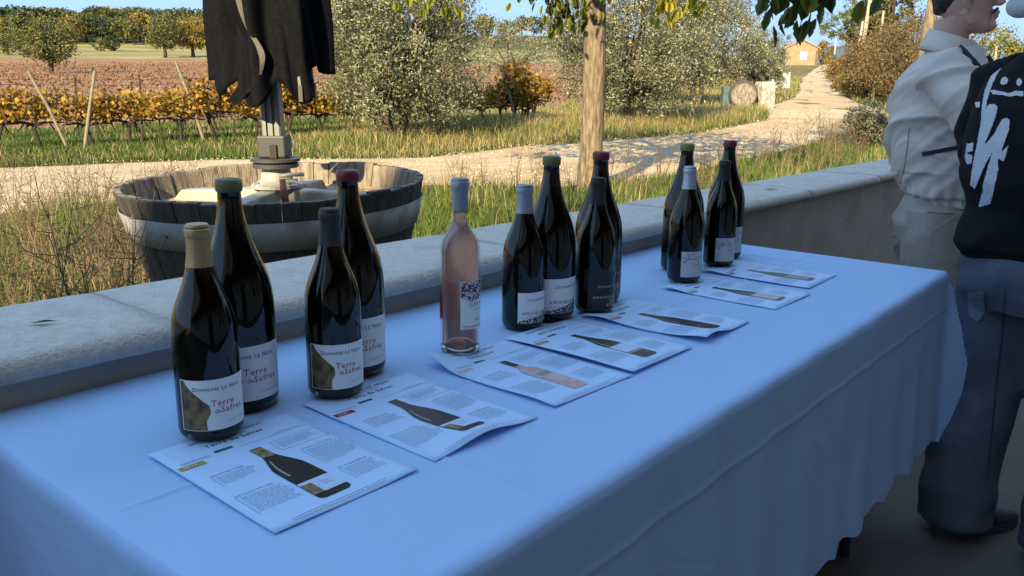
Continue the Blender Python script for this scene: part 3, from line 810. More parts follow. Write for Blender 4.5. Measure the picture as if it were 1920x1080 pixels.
SHEETS = [
 (1, -.47694, 1.01016, 48.67, 'nearest white tasting sheet with yellow year tag and brown bottle picture, under the gold-capped bottle', 'safres_w', M_tag_y, 'Terre de Safres', [(.21, -.297, .003, .05)]),
 (2, -.31979, 1.19548, 48.48, 'white tasting sheet with dark red year tag, corner lifted, under the navy-capped bottle', 'safres_r', M_tag_r, 'Terre de Safres', [(.1, -.297, .012, .06)]),
 (3, -.15129, 1.39694, 47.78, 'curled white tasting sheet with pink bottle picture in front of the rosé bottle', 'rose', M_tag_p, 'Côté levant ', [(0, 0, .02, .05), (0, -.09, -.002, .05), (.0, -.25, .004, .05)]),
 (4, -.01398, 1.55258, 49.56, 'white tasting sheet with yellow tag overlapping the pink bottle sheet', 'blanc', M_tag_y, 'AMO BLANCO', [(0, -.15, .006, .2)]),
 (5, .14847, 1.73594, 51.6, 'white tasting sheet with orange tag and all-dark bottle picture, middle of the table', 'rouge', M_tag_o, 'AMO ROUGE', [(.03, -.297, .014, .06), (0, -.05, .008, .05)]),
 (6, .37137, 2.00785, 49.92, 'white tasting sheet with dull yellow tag under the silver-capped branch-label bottle', 'branch_w', M_tag_y, 'AMO BLANCO', [(.0, -.02, .006, .05)]),
 (7, .51930, 2.22512, 50.85, 'farthest white tasting sheet with small dark red tag near the table end', 'branch_r', M_tag_r, 'AMO ROUGE', [(.0, -.02, .006, .05)])]
for s in SHEETS: sheet(*s)
# --- bottles
M_glass_dk = glass('dark_bottle_glass', (.12, .095, .022)); M_glass_cl, _N, _L, _b = _nodes('clear_glass')
_b.inputs['Roughness'].default_value = .02; _b.inputs['Base Color'].default_value = (.02, .02, .02, 1); _b.inputs['Specular IOR Level'].default_value = 1
_t = _N.new('ShaderNodeBsdfTransparent'); _t.inputs[0].default_value = (.97, .985, .98, 1); _fr = _N.new('ShaderNodeFresnel'); _fr.inputs[0].default_value = 1.5; _mx = _N.new('ShaderNodeMixShader'); _gl = _N.new('ShaderNodeBsdfGlossy'); _gl.inputs['Roughness'].default_value = .02
_ge = _N.new('ShaderNodeNewGeometry'); _mt = _N.new('ShaderNodeMath'); _mt.operation = 'SUBTRACT'; _mt.use_clamp = True; _L.new(_fr.outputs[0], _mt.inputs[0]); _L.new(_ge.outputs['Backfacing'], _mt.inputs[1]); _L.new(_mt.outputs[0], _mx.inputs[0]); _L.new(_t.outputs[0], _mx.inputs[1]); _L.new(_gl.outputs[0], _mx.inputs[2]); _L.new(_mx.outputs[0], _N['Material Output'].inputs['Surface'])
def dark_wine(name, c):
    m = pmat(name, c, rough=.12, spec=.2); return m
M_wine = dark_wine('wine_in_dark_glass', (.006, .0045, .003)); M_winew = dark_wine('white_wine_in_dark_glass', (.014, .011, .003))
M_rose = glass('rose_wine', (.97, .52, .38), ior=1.24)
M_rose.node_tree.nodes['Principled BSDF'].inputs['Transmission Weight'].default_value = .74
M_glass_base = glass('thick_base_glass', (.88, .80, .78))
M_cork = pmat('cork', (.42, .28, .14), (.55, .4, .22), scale=200, rough=.9)
def foil(name, c, r=.38, metal=.6): return pmat(name, c, rough=r, metal=metal, bump=.04, bscale=120)
FOILS = dict(gold=foil('gold_foil', (.47, .32, .15), .42), navy=foil('navy_foil', (.028, .029, .036), .5, .1), silver=foil('silver_blue_foil', (.33, .355, .40), .4, .5), black=foil('black_foil', (.018, .018, .022), .5, .1), silver2=foil('pale_silver_foil', (.46, .49, .53), .36, .5))
WAX = dict(olive=pmat('olive_wax', (.12, .11, .03), (.17, .15, .05), scale=60, rough=.4, spec=.5), red=pmat('red_wax', (.15, .009, .015), (.21, .018, .026), scale=60, rough=.35, spec=.5), yellow=pmat('yellow_wax', (.20, .155, .04), (.25, .20, .06), scale=60, rough=.4))
BURG = [(0, .034), (.003, .039), (.008, .0425), (.014, .0435), (.135, .0435), (.150, .0432), (.163, .0418), (.175, .0392), (.187, .0353), (.198, .0308), (.209, .0264), (.220, .0226), (.231, .0195), (.242, .0172), (.254, .0156), (.268, .0148), (.276, .0147), (.2765, .0158), (.287, .0160), (.2905, .0150), (.293, .0145)]
MAG = [(0.0, 0.0432), (0.0029, 0.0491), (0.0078, 0.0535), (0.0157, 0.0551), (0.1471, 0.0551), (0.1667, 0.0545), (0.1824, 0.0529), (0.1981, 0.0496), (0.2128, 0.0446), (0.2275, 0.039), (0.2422, 0.0334), (0.2569, 0.0283), (0.2706, 0.0243), (0.2843, 0.021), (0.2991, 0.0184), (0.3138, 0.017), (0.3275, 0.0164), (0.3285, 0.0178), (0.3383, 0.018), (0.3412, 0.0172), (0.3432, 0.0165)]
BORD = [(0, .030), (.003, .0345), (.008, .0362), (.014, .0365), (.185, .0365), (.197, .0358), (.208, .0338), (.217, .0300), (.225, .0250), (.233, .0200), (.241, .0165), (.250, .0148), (.275, .0143), (.3, .0140), (.3005, .0150), (.311, .0152), (.315, .0145), (.319, .0135)]
def rad_at(P, h): return float(np.interp(h, [p[0] for p in P], [p[1] for p in P]))
def glass_mesh(P, th, punt, name):
    outer = [(r, h) for h, r in P]
    top = P[-1][0]
    inner = [(max(r - th, .004), h) for h, r in reversed(P) if h > .012]
    b = MB(); prof = [(.0005, punt - .004), (.012, punt - .006), (.022, punt * .45), (.028, .004)] + outer + [(outer[-1][0] - .0035, top)] + inner + [(inner[-1][0] * .9, .011), (.026, .012), (.02, punt * .5 + .004), (.011, punt), (.0005, punt + .002)]
    b.lathe(prof, 56); return py_mesh(name, b.V, b.F, True)
def fill_mesh(P, th, punt, top, name):
    hs = [h for h, r in P if .012 < h < top] + [top]
    prof = [(.0005, punt + .003), (.0115, punt + .001), (.0205, punt * .5 + .006), (.026, .0135), (rad_at(P, .012) - th - .003, .0125)] + [(rad_at(P, h) - th - .0006, h) for h in hs] + [(.0005, top - .0005)]
    b = MB(); b.lathe(prof, 48); return py_mesh(name, b.V, b.F, True)
ME = {}
for key, P, th, punt, top in (('burg', BURG, .0032, .03, .238), ('mag', MAG, .0038, .035, .284), ('bord', BORD, .0028, .028, .262)):
    ME[key] = (P, glass_mesh(P, th, punt, 'glass_' + key), fill_mesh(P, th, punt, top, 'wine_' + key))
for key in ('burg', 'mag'):
    ME[key][1].materials.append(M_glass_dk); ME[key][2].materials.append(M_wine)
ME['bord'][1].materials.append(M_glass_cl); ME['bord'][2].materials.append(M_rose)

M_lab = pmat('cream_label_paper', (.86, .85, .83), rough=.6, spec=.3); M_lab_grey = pmat('grey_label_paper', (.56, .55, .54), rough=.65); M_lab_dark = pmat('black_label_paper', (.012, .013, .017), rough=.35)
M_inkred = ink('label_red', (.36, .06, .05)); M_inkblack = ink('label_black', (.025, .025, .03)); M_inkgrey = ink('label_grey', (.22, .22, .24)); M_inkwhite = ink('label_white', (.62, .58, .5))
M_rock = pmat('gold_rock_print', (.055, .035, .012), (.34, .22, .08), scale=75, rough=.55, detail=8, ramp=(.38, .7))
M_coll = pmat('black_white_collage', (.012, .012, .014), (.75, .72, .68), scale=330, rough=.6, detail=2, ramp=(.52, .58)); M_collg = pmat('gold_collage', (.015, .013, .01), (.55, .42, .22), scale=300, rough=.5, detail=2, ramp=(.5, .58))
M_mosaic = pmat('mosaic_print', (.10, .03, .06), (.66, .62, .66), scale=240, rough=.6, detail=1.5, ramp=(.47, .53))
M_back = pmat('amber_back_label', (.55, .20, .09), rough=.7)

def make_bottle(kind, x, y, cap, label, group, face, face_deg, wax=None, z=None, turn=0):
    """face_deg: where the middle of the label points, measured from the line to the viewer, positive = to the right"""
    P, gm, fm = ME[kind]
    root = empty('wine_bottle' if kind != 'mag' else 'magnum_bottle', (x, y, (T + .0045) if z is None else z), 0, label, 'bottle', group)
    to_cam = math.atan2(-y, -x)
    g = obj('glass', gm, None, root)
    mat = M_rose if kind == 'bord' else (M_winew if face in ('blanc',) or wax in ('olive', 'yellow') or cap in ('gold', 'silver') else M_wine)
    f = obj('wine', fm, None, root)
    if kind != 'bord':
        f.material_slots[0].link = 'OBJECT'
        f.material_slots[0].material = mat
    H = P[-1][0]
    if cap:
        L = {'burg': .0555, 'bord': .056}[kind]; rr = [(rad_at(P, h) + .0006, h) for h in np.linspace(H - L, H - .017, 8)]
        rr += [(rad_at(P, H - .0162) + .0006, H - .0164), (.0166, H - .0158), (.0167, H - .0065), (.0160, H - .0050), (.0152, H - .0045), (.0155, H - .0015), (.0140, H + .0008), (.0005, H + .0008)]
        b = MB(); b.lathe(rr, 40); cp = b.build('capsule', FOILS[cap], root, smooth=True)
        for p in cp.data.polygons: p.use_smooth = len(p.vertices) == 4
        md = cp.modifiers.new('e', 'EDGE_SPLIT'); md.split_angle = R_(50)
    if wax:
        b = MB(); L = .017
        rr = [(rad_at(P, H - L) + .0005, H - L)] + [(rad_at(P, H - L) + .0022, H - L + .001), (.0190, H - .0145), (.0193, H - .006), (.0187, H + .0004), (.0160, H + .0020), (.0005, H + .0022)]
        b.lathe(rr, 36); b.build('wax_seal', WAX[wax], root, smooth=True)
        b = MB(); b.lathe([(.0118, H - .055), (.0118, H - .008)], 20); b.build('cork', M_cork, root, smooth=True)
    elif kind == 'bord':
        b = MB(); b.lathe([(.0005, .022), (.010, .020), (.020, .009), (.027, .0015), (.0335, .0006), (.0358, .006), (.0357, .0118), (.026, .0128), (.0205, .019), (.0115, .028), (.0005, .030)], 48); b.build('glass_base', M_glass_base, root, smooth=True)
        b = MB(); b.lathe([(.0106, H - .05), (.0106, H - .004)], 20); b.build('cork', M_cork, root, smooth=True)
    # ---- labels: x along the arc in metres from the label middle, z height
    c0 = to_cam + R_(face_deg)
    R0 = rad_at(P, .09)
    def wrap(u, h, e): a = c0 + u / R0; r = R0 + e; return (r * math.cos(a), r * math.sin(a), h)
    def patch(name, mat, u0, u1, h0, h1, e, parent=None, top=None, bot=None, nu=28, nh=6, back=0):
        V = []; 
        for j in range(nh + 1):
            for i in range(nu + 1):
                u = u0 + (u1 - u0) * i / nu; a = bot(u) if bot else h0; c = top(u) if top else h1
                V.append(wrap(u + back, a + (c - a) * j / nh, e))
        F = [(j * (nu + 1) + i, j * (nu + 1) + i + 1, (j + 1) * (nu + 1) + i + 1, (j + 1) * (nu + 1) + i) for j in range(nh) for i in range(nu)]
        return obj(name, py_mesh(name, V, F, True), mat, parent or root)
    def side_patch(name, mat, edge, u0, h0, h1, e, parent, nh=24, nu=8):
        V = []
        for j in range(nh + 1):
            h = h0 + (h1 - h0) * j / nh; u1 = edge((h - h0) / (h1 - h0))
            for i in range(nu + 1): V.append(wrap(u0 + (u1 - u0) * i / nu, h, e))
        F = [(j * (nu + 1) + i, j * (nu + 1) + i + 1, (j + 1) * (nu + 1) + i + 1, (j + 1) * (nu + 1) + i) for j in range(nh) for i in range(nu)]
        return obj(name, py_mesh(name, V, F, True), mat, parent)
    def text(name, mat, runs, u, h, e, parent, center=False):
        V2, F2, w = text_run(runs); off = u - (w / 2 if center else 0)
        return obj(name, py_mesh(name, [wrap(p[0] + off, p[1] + h, e) for p in V2], F2), mat, parent)
    def ribbon(name, mat, pts, w, e, parent):
        pts = resample(pts, 24); V = []; F = []
        for i, p in enumerate(pts):
            d = pts[min(i + 1, 23)] - pts[max(i - 1, 0)]; d = d / (np.hypot(*d) + 1e-9); nrm = np.array([-d[1], d[0]]) * w * (1 - .5 * i / 23)
            V += [wrap(*(p + nrm), e), wrap(*(p - nrm), e)]
        F = [(2 * i, 2 * i + 1, 2 * i + 3, 2 * i + 2) for i in range(23)]
        return obj(name, py_mesh(name, V, F), mat, parent)
    k = 1.17 if kind == 'mag' else 1.0
    caps = lambda s: [('D', s * 1.28), ('OMAINE', s), (' ', s), ('L', s * 1.28), ('E', s), (' ', s), ('N', s * 1.28), ('OVI', s)]
    if face == 'safres':
        w, h0, h1 = .051 * k, .0185 * k, .090 * k
        lb = patch('label', M_lab, -w, w, h0, h1, .0006)
        edge = lambda s: -w + .0015 + (.040 * k) * float(np.interp(s, [0, .06, .18, .35, .5, .6, .75, .9, 1], [.86, .86, .84, 1.0, .96, .78, .50, .24, .14]))
        side_patch('printed_rock', M_rock, edge, -w + .0015, h0 + .0008, h1 - .0012, .0009, lb)
        text('brand_text', M_inkblack, caps(.0066 * k), -w + .020 * k, h1 - .0155 * k, .0010, lb)
        text('wine_name', M_inkred, [('Terre', .0125 * k)], -.0085 * k, .0525 * k, .0010, lb); text('wine_name', M_inkred, [('de', .0085 * k), ('Safres', .0120 * k)], -.0045 * k, .0425 * k, .0010, lb)
        text('region_text', M_inkgrey, [('LUBERON', .0042 * k)], .012 * k, .0275 * k, .0010, lb)
    elif face == 'blanc':
        w, h0, h1 = .046 * k, .0175 * k, .081 * k
        lb = patch('label', M_lab, -w, w, h0, h1, .0006)
        tp_ = lambda u: h0 + .004 * k + (u + w) * .22 + .0035 * mnoise.noise((u * 260, 1, x)) + .002 * mnoise.noise((u * 800, 4, x))
        patch('printed_collage', M_coll, -w + .002, w, h0 + .0004, 0, .0009, lb, top=tp_, nu=70, nh=3)
        text('brand_text', M_inkblack, caps(.0062 * k), -w + .020 * k, h1 - .0175 * k, .0010, lb)
        text('wine_name', M_inkblack, [('AMO', .0095 * k), ('-', .0095 * k), ('BLANC', .0095 * k)], -w + .0085 * k, h0 + .0175 * k, .0010, lb); text('region_text', M_inkgrey, [('LUBERON', .0048 * k)], -w + .0085 * k, h0 + .0105 * k, .0010, lb)
    elif face == 'rouge':
        w, h0, h1 = .046 * k, .0175 * k, .090 * k
        lb = patch('label', M_lab_dark, -w, w, h0, h1, .0006)
        patch('printed_collage', M_collg, -.002 * k, w, h0 + .0004, 0, .0009, lb, top=lambda u: h0 + .012 * k + (u + .004) * .55 + .004 * mnoise.noise((u * 300, 1, x)), nu=50, nh=3)
        text('brand_text', M_inkwhite, caps(.0062 * k), -w + .024 * k, .060 * k, .0010, lb)
        text('wine_name', M_inkwhite, [('AMO', .0085 * k), ('-', .0085 * k), ('ROUGE', .0085 * k)], -w + .012 * k, .036 * k, .0012, lb); text('region_text', M_inkgrey, [('LUBERON', .0042 * k)], -w + .012 * k, .0295 * k, .0012, lb)
    elif face == 'branch':
        w, h0, h1 = .0325 * k, .0165 * k, .082 * k
        lb = patch('label', M_lab_grey, -w, w, h0, h1, .0006)
        q = lambda pts: [(-w + a * 2 * w, h0 + b_ * (h1 - h0)) for a, b_ in pts]
        ribbon('branch_drawing', M_inkblack, q([(.2, .58), (.1, .56), (.08, .6), (.16, .65), (.3, .71), (.5, .72), (.68, .66), (.76, .5), (.8, .3), (.79, .25)]), .00075 * k, .0009, lb)
        ribbon('branch_drawing', M_inkblack, q([(-.0 + .01, .76), (.1, .755), (.25, .77), (.4, .8), (.5, .9), (.58, .92)]), .0006 * k, .0010, lb)
        ribbon('branch_drawing', M_inkblack, q([(.3, .7), (.29, .78), (.27, .88), (.2, .95)]), .0006 * k, .0011, lb); ribbon('branch_drawing', M_inkblack, q([(.48, .9), (.46, .97)]), .0005 * k, .0011, lb)
        text('brand_text', M_inkblack, [('D', .0072 * k), ('omaine', .0058 * k)], .002 * k, h0 + .049 * k, .0011, lb); text('wine_name', M_inkgrey, [('Lou', .0105 * k)], -.002 * k, h0 + .0285 * k, .0009, lb)
    elif face == 'rose':
        w, h0, h1 = .034, .050, .139
        lb = patch('label', M_lab, -w, w, h0, h1, .0006)
        patch('printed_mosaic', M_mosaic, -w + .0008, w - .0008, 0, h1 - .001, .0009, lb, bot=lambda u: h1 - .028 - .010 * math.sin((u + w) * 60) + .004 * mnoise.noise((u * 500, 2, 0)), nu=60, nh=3)
        text('wine_name', M_inkgrey, [('Côté', .0115), (' ', .008), ('levant', .0115)], -w + .016, .0925, .0011, lb); text('region_text', M_inkgrey, [('LUBERON', .0046)], -w + .022, .085, .0010, lb)
        text('vintage_text', M_inkgrey, [('2023', .0068)], -w + .029, .0645, .0010, lb); text('brand_text', M_inkblack, caps(.0058), -w + .006, .0528, .0010, lb)
        patch('back_label', M_back, -.028, .028, .058, .125, .0006, back=math.pi * R0 - .004)
    return root

BT = 'wine bottles standing in pairs on the table'
make_bottle('burg', -.418, 1.084, 'gold', 'gold-capped wine bottle with rock-print white label, nearest on the table', BT, 'safres', 13)
make_bottle('mag', -.413, 1.202, None, 'large dark magnum with olive green wax top behind the gold-capped bottle', BT, 'safres', 14, 'olive', z=T + .001)
make_bottle('burg', -.279, 1.25, 'navy', 'navy-capped wine bottle with rock-print white label beside the sandy tub view', BT, 'safres', 13)
make_bottle('mag', -.272, 1.364, None, 'large dark magnum with red wax top behind the navy-capped bottle', BT, 'safres', 14, 'red', z=T + .001)
make_bottle('bord', -.095, 1.474, 'silver', 'clear straight rosé bottle of pink wine with silver-blue cap', BT, 'rose', 54)
make_bottle('burg', .023, 1.657, 'silver', 'dark bottle with silver cap and white label beside the rosé bottle', BT, 'blanc', 47, z=T + .001)
make_bottle('mag', .079, 1.737, None, 'magnum with olive wax top and white label, behind the rosé bottle\'s silver-capped neighbour', BT, 'blanc', 47, 'olive', z=T + .001)
make_bottle('burg', .183, 1.785, 'black', 'all-black bottle with black cap and black label lettered in white', BT, 'rouge', 40)
make_bottle('mag', .198, 1.893, None, 'dark magnum with red wax top hidden behind the all-black bottle', BT, 'rouge', 40, 'red', z=T + .001)
make_bottle('burg', .446, 2.106, 'silver2', 'silver-capped bottle with grey branch-drawing label near the table end', BT, 'branch', 32)
make_bottle('mag', .468, 2.262, None, 'dark magnum with yellow wax top behind the silver-capped branch-label bottle', BT, 'branch', 50, 'yellow', z=T + .001)
make_bottle('burg', .587, 2.32, 'black', 'black-capped bottle with grey branch-drawing label, farthest small bottle', BT, 'branch', 30)
make_bottle('mag', .634, 2.462, None, 'farthest magnum with red wax top, beside the black-capped branch-label bottle', BT, 'branch', 30, 'red', z=T + .001)
# ------------------------------------------------------------------ plants: leaf clouds, grass, vines, trees
def leaf_cloud(C, size, aspect=.45, droop=.0, tintv=None, normal_bias=None):
    """one four-cornered leaf at every centre; returns V, F, tint"""
    n = len(C); size = np.broadcast_to(size, n)
    d = rng.normal(size=(n, 3)); d[:, 2] -= droop; d /= np.linalg.norm(d, axis=1, keepdims=True)
    w = rng.normal(size=(n, 3)); w -= d * (w * d).sum(1, keepdims=True); w /= np.linalg.norm(w, axis=1, keepdims=True)
    nn = np.cross(d, w)
    L = size[:, None]
    a = C - d * L * .5; tip = C + d * L * .5
    m = C - d * L * .05 + nn * L * .06
    V = np.stack([a, m + w * L * aspect * .5, tip, m - w * L * aspect * .5], 1).reshape(-1, 3)
    F = np.arange(n * 4).reshape(-1, 4)
    t = rng.random(n) if tintv is None else tintv
    return V, F, np.repeat(np.clip(t, 0, 1), 4)

def clumps(n_cl, per, c, rx, ry, rz, s, hollow=.5, flat_bottom=None, seed=0):
    """leaf centres gathered in clumps through an uneven ellipsoid"""
    u = rng.normal(size=(n_cl, 3)); u /= np.linalg.norm(u, axis=1, keepdims=True)
    r = hollow + (1 - hollow) * rng.random(n_cl) ** .6
    bump = np.array([1 + .28 * mnoise.noise((v[0] * 1.7 + seed, v[1] * 1.7, v[2] * 1.7)) for v in u])
    cc = u * (r * bump)[:, None] * np.array([rx, ry, rz])
    if flat_bottom is not None: cc[:, 2] = np.where(cc[:, 2] < -flat_bottom * rz, -flat_bottom * rz + rng.random(n_cl) * .2 * rz, cc[:, 2])
    cc = cc + np.array(c)
    k = rng.integers(max(1, int(per * .6)), int(per * 1.4) + 1, n_cl)
    idx = np.repeat(np.arange(n_cl), k)
    P = cc[idx] + rng.normal(size=(len(idx), 3)) * s * rng.uniform(.6, 1.25, n_cl)[idx][:, None]
    clt = rng.random(n_cl)
    return P, cc, clt[idx]

def limbs(base, top, targets, r0, bend=.25, seg=7):
    b = MB(); base = Vector(base); top = Vector(top)
    pts = [base.lerp(top, t) + Vector((random.uniform(-1, 1), random.uniform(-1, 1), 0)) * bend * r0 * (t > 0) for t in (0, .35, .7, 1)]
    pts[0] = base
    b.tube(pts, [r0 * 1.25, r0, r0 * .85, r0 * .7], 10)
    for tg in targets:
        tg = Vector(tg); s = base.lerp(top, random.uniform(.6, 1)); mid = s.lerp(tg, .5) + Vector((random.uniform(-1, 1), random.uniform(-1, 1), random.uniform(-.3, .6))) * (tg - s).length * .12
        b.tube([s, mid, tg], [r0 * .45, r0 * .28, r0 * .08], seg)
    return b

# ---------------- grass and weeds (nobody could count them)
def blades(P, h, w, lean, tint, name, mat, label, cat, curve=.5):
    n = len(P); z0 = gz(P[:, 0], P[:, 1]) - .04
    a = rng.uniform(0, 2 * math.pi, n); lx = np.cos(a) * lean * h; ly = np.sin(a) * lean * h
    wa = rng.uniform(0, 2 * math.pi, n); wx, wy = np.cos(wa) * w * .5, np.sin(wa) * w * .5
    b0 = np.stack([P[:, 0] - wx, P[:, 1] - wy, z0], 1); b1 = np.stack([P[:, 0] + wx, P[:, 1] + wy, z0], 1)
    mx, my, mz = P[:, 0] + lx * .35, P[:, 1] + ly * .35, z0 + h * .6
    m0 = np.stack([mx - wx * .75, my - wy * .75, mz], 1); m1 = np.stack([mx + wx * .75, my + wy * .75, mz], 1)
    t = np.stack([P[:, 0] + lx, P[:, 1] + ly, z0 + h * (1 - curve * lean * .5)], 1)
    V = np.stack([b0, b1, m1, m0, t], 1).reshape(-1, 3)
    k = np.arange(n)[:, None] * 5
    F = np.concatenate([k + np.array([[0, 1, 2]]), k + np.array([[0, 2, 3]]), k + np.array([[3, 2, 4]])])
    o = obj(name, np_mesh(name, V, F, np.repeat(tint, 5)), mat)
    return tag(o, label, cat, kind='stuff')

M_grass = tmat('green_grass', [(.035, .065, .014), (.085, .14, .025), (.16, .21, .04), (.28, .25, .09)], rough=.6, trans=.35)
M_dry = tmat('dry_grass', [(.13, .12, .05), (.26, .21, .09), (.42, .33, .16), (.55, .45, .26)], rough=.8, trans=.3)
M_stalk = tmat('dry_weed_stalk', [(.06, .045, .03), (.14, .10, .065), (.25, .19, .12)], rough=.9, trans=0)

def field(n, x0, x1, y0, y1, cond):
    P = np.stack([rng.uniform(x0, x1, n), rng.uniform(y0, y1, n)], 1)
    P = P[np.abs(P[:, 0]) < .72 * P[:, 1] + 1.2]
    return P[cond(P)]
def nz(P, s, k=0): return np.array([mnoise.noise((p[0] * s, p[1] * s, k)) for p in P])
def off_road(P): return ~in_poly(P, ROADPOLY)
def tub_clear(P): return np.hypot(P[:, 0] - TX, P[:, 1] - TY) > .60
xroadL = lambda y: np.interp(y, _UPr[:, 1], _UPr[:, 0])
xroadR = lambda y: np.interp(y, _LOr[:, 1], _LOr[:, 0])

# strip between the wall and the track
P = field(330000, -7, 13, .9, 27, lambda P: (wall_off(P) > .37) & off_road(P) & tub_clear(P) & (P[:, 0] > -np.inf) & (P[:, 0] - xroadL(P[:, 1]) > -2.0))
keep = rng.random(len(P)) < np.clip(5.5 / np.maximum(P[:, 1], 3) + .12, 0, 1)
P = P[keep]; q = nz(P, .9); P = P[q > -.42]; q = q[q > -.42]
lo_ = in_poly(P, np.array(LO + [(16, 3.5)][:0] + [(15.77, 36.07), (30, 20), (8, -8), (-16, -4)]))
P = P[lo_]; q = q[lo_]
n = len(P)
edge = np.clip((wall_off(P) - .37) / 1.0, 0, 1)
hgt = rng.uniform(.10, .30, n) * (1 + .7 * q) * np.where(P[:, 1] > 9, .8, 1)
blades(P, hgt, rng.uniform(.004, .008, n) * (1 + P[:, 1] * .06), rng.uniform(.1, .8, n), np.clip(rng.random(n) * .75 + .12 * q + .2 * (rng.random(n) < .12), 0, 1), 'grass', M_grass, 'green grass growing between the low wall and the dirt road', 'grass')
# drier tufts in the same strip, towards the right
P = field(60000, -5, 13, 1.5, 26, lambda P: (wall_off(P) > .5) & off_road(P) & tub_clear(P))
P = P[in_poly(P, np.array(LO + [(30, 20), (8, -8), (-16, -4)]))]; q = nz(P, 1.1, 5); P = P[q > .12]
P = P[rng.random(len(P)) < np.clip(6 / P[:, 1], .1, 1)]; n = len(P)
blades(P, rng.uniform(.18, .5, n), rng.uniform(.003, .006, n) * (1 + P[:, 1] * .05), rng.uniform(.1, .7, n), rng.random(n), 'dry_grass', M_dry, 'straw coloured dry grass tufts between the wall and the dirt road', 'grass')
# verge beyond the track, up to and under the vines
P = field(300000, -17, 9, 12, 34, lambda P: off_road(P) & (P[:, 0] < xroadL(P[:, 1]) + .2))
rowd = (P[:, 0] + 8.88) * -.674 + (P[:, 1] - 16.71) * .739
k_ = (rowd < 5.5) & (rowd > -14); P = P[k_]; rowd = rowd[k_]
q = nz(P, .45, 2); right = np.clip((P[:, 0] + 6) / 4, 0, 1)      # taller and drier by the olive
n = len(P)
hgt = rng.uniform(.08, .2, n) * (1 + .4 * q) * (1 + 1.6 * right * np.clip(1 - np.abs(rowd + 2.2) / 2.6, 0, 1))
t = np.clip(rng.random(n) * .6 + .2 * q + .35 * right * (rng.random(n) < .55), 0, 1)
g = rng.random(n) < (.88 - .30 * right + .3 * q)
blades(P[g], hgt[g], rng.uniform(.012, .022, g.sum()), rng.uniform(.1, .7, g.sum()), t[g], 'grass', M_grass, 'green verge grass beyond the dirt road under the vines', 'grass')
g = ~g
blades(P[g], hgt[g] * 1.35, rng.uniform(.009, .016, g.sum()), rng.uniform(.1, .6, g.sum()), rng.random(g.sum()), 'dry_grass', M_dry, 'tall straw grass on the verge before the olive and vines', 'grass')
# verges of the rising road
P = field(120000, 2, 60, 24, 95, lambda P: off_road(P) & (P[:, 0] > xroadL(P[:, 1]) - 9) & (P[:, 0] < xroadR(P[:, 1]) + 14))
P = P[rng.random(len(P)) < np.clip(30 / P[:, 1], 0, 1)]; n = len(P); q = nz(P, .3, 8)
blades(P, rng.uniform(.1, .3, n) * (1 + .5 * q) * (1 + P[:, 1] * .006), rng.uniform(.02, .035, n) * (1 + P[:, 1] * .01), rng.uniform(.1, .6, n), np.clip(.55 + .4 * q + rng.normal(size=n) * .25, 0, 1), 'verge_grass', tmat('verge_grass', [(.06, .09, .02), (.15, .17, .04), (.30, .26, .10), (.46, .37, .18)], trans=.3), 'mixed green and straw grass along the rising road', 'grass')

# dry branching weeds by the wall, left, and scattered ones
def weeds(spots, name, label, hs=(.4, .85), rad=.0022):
    V = []; F = []; tn = []
    for (x, y) in spots:
        base = Vector((x, y, G(x, y) - .03)); H = random.uniform(*hs); k = random.randint(3, 6)
        for s in range(k):
            a = random.uniform(0, 6.28); ln = random.uniform(.15, .55); top = base + Vector((math.cos(a) * ln * H * .7, math.sin(a) * ln * H * .7, H * random.uniform(.75, 1.05)))
            mid = base.lerp(top, .5) + Vector((random.uniform(-.05, .05), random.uniform(-.05, .05), .05 * H))
            segs = [([base, mid, top], rad * 1.3)]
            for _ in range(random.randint(4, 9)):
                st = mid.lerp(top, random.uniform(-.4, .95)); b2 = random.uniform(0, 6.28); l2 = H * random.uniform(.1, .3)
                en = st + Vector((math.cos(b2) * l2 * .7, math.sin(b2) * l2 * .7, l2 * random.uniform(.2, 1)))
                cu = st.lerp(en, .55) + Vector((math.cos(b2) * .03, math.sin(b2) * .03, -.015))
                segs.append(([st, cu, en], rad * .7))
            for pts, r in segs:
                v, f = tube_arr(pts, [r, r * .8, r * .4], 3); n0 = len(V); V += [tuple(p) for p in v]; tn += [random.random()] * len(v)
                for q_ in f:
                    if len(q_) == 4: F.append(tuple(i + n0 for i in q_))
    o = obj(name, np_mesh(name, np.array(V), np.array(F), tn), M_stalk); tag(o, label, 'weeds', kind='stuff')
sp = []
while len(sp) < 62:
    y_ = random.uniform(3.6, 8.6); x_ = -y_ * random.uniform(.36, .64)
    if wall_off(np.array([x_, y_])) > .5 and math.hypot(x_ - TX, y_ - TY) > .72 and (x_ < -1.75 or y_ < 3.4) and (y_ < 6.8 or random.random() < .4): sp.append((x_, y_))
for _ in range(9): sp.append((TX + random.uniform(-.75, .0), TY - random.uniform(.74, .95)))
weeds(sp, 'dry_weeds', 'tangle of dry brown weed stalks behind the wall left of the tub', (.4, .95), .0028)
sp = [(random.uniform(-.8, 7.5), 0) for _ in range(60)]
sp = [(x, np.interp(x, [p[0] for p in LO], [p[1] for p in LO]) - random.uniform(.2, 3.2)) for x, _ in sp]
sp = [(x, y) for x, y in sp if wall_off(np.array([x, y])) > .6]
weeds(sp, 'dry_weeds', 'thin dry weed stalks standing along the near road edge', (.4, .95), .0032)

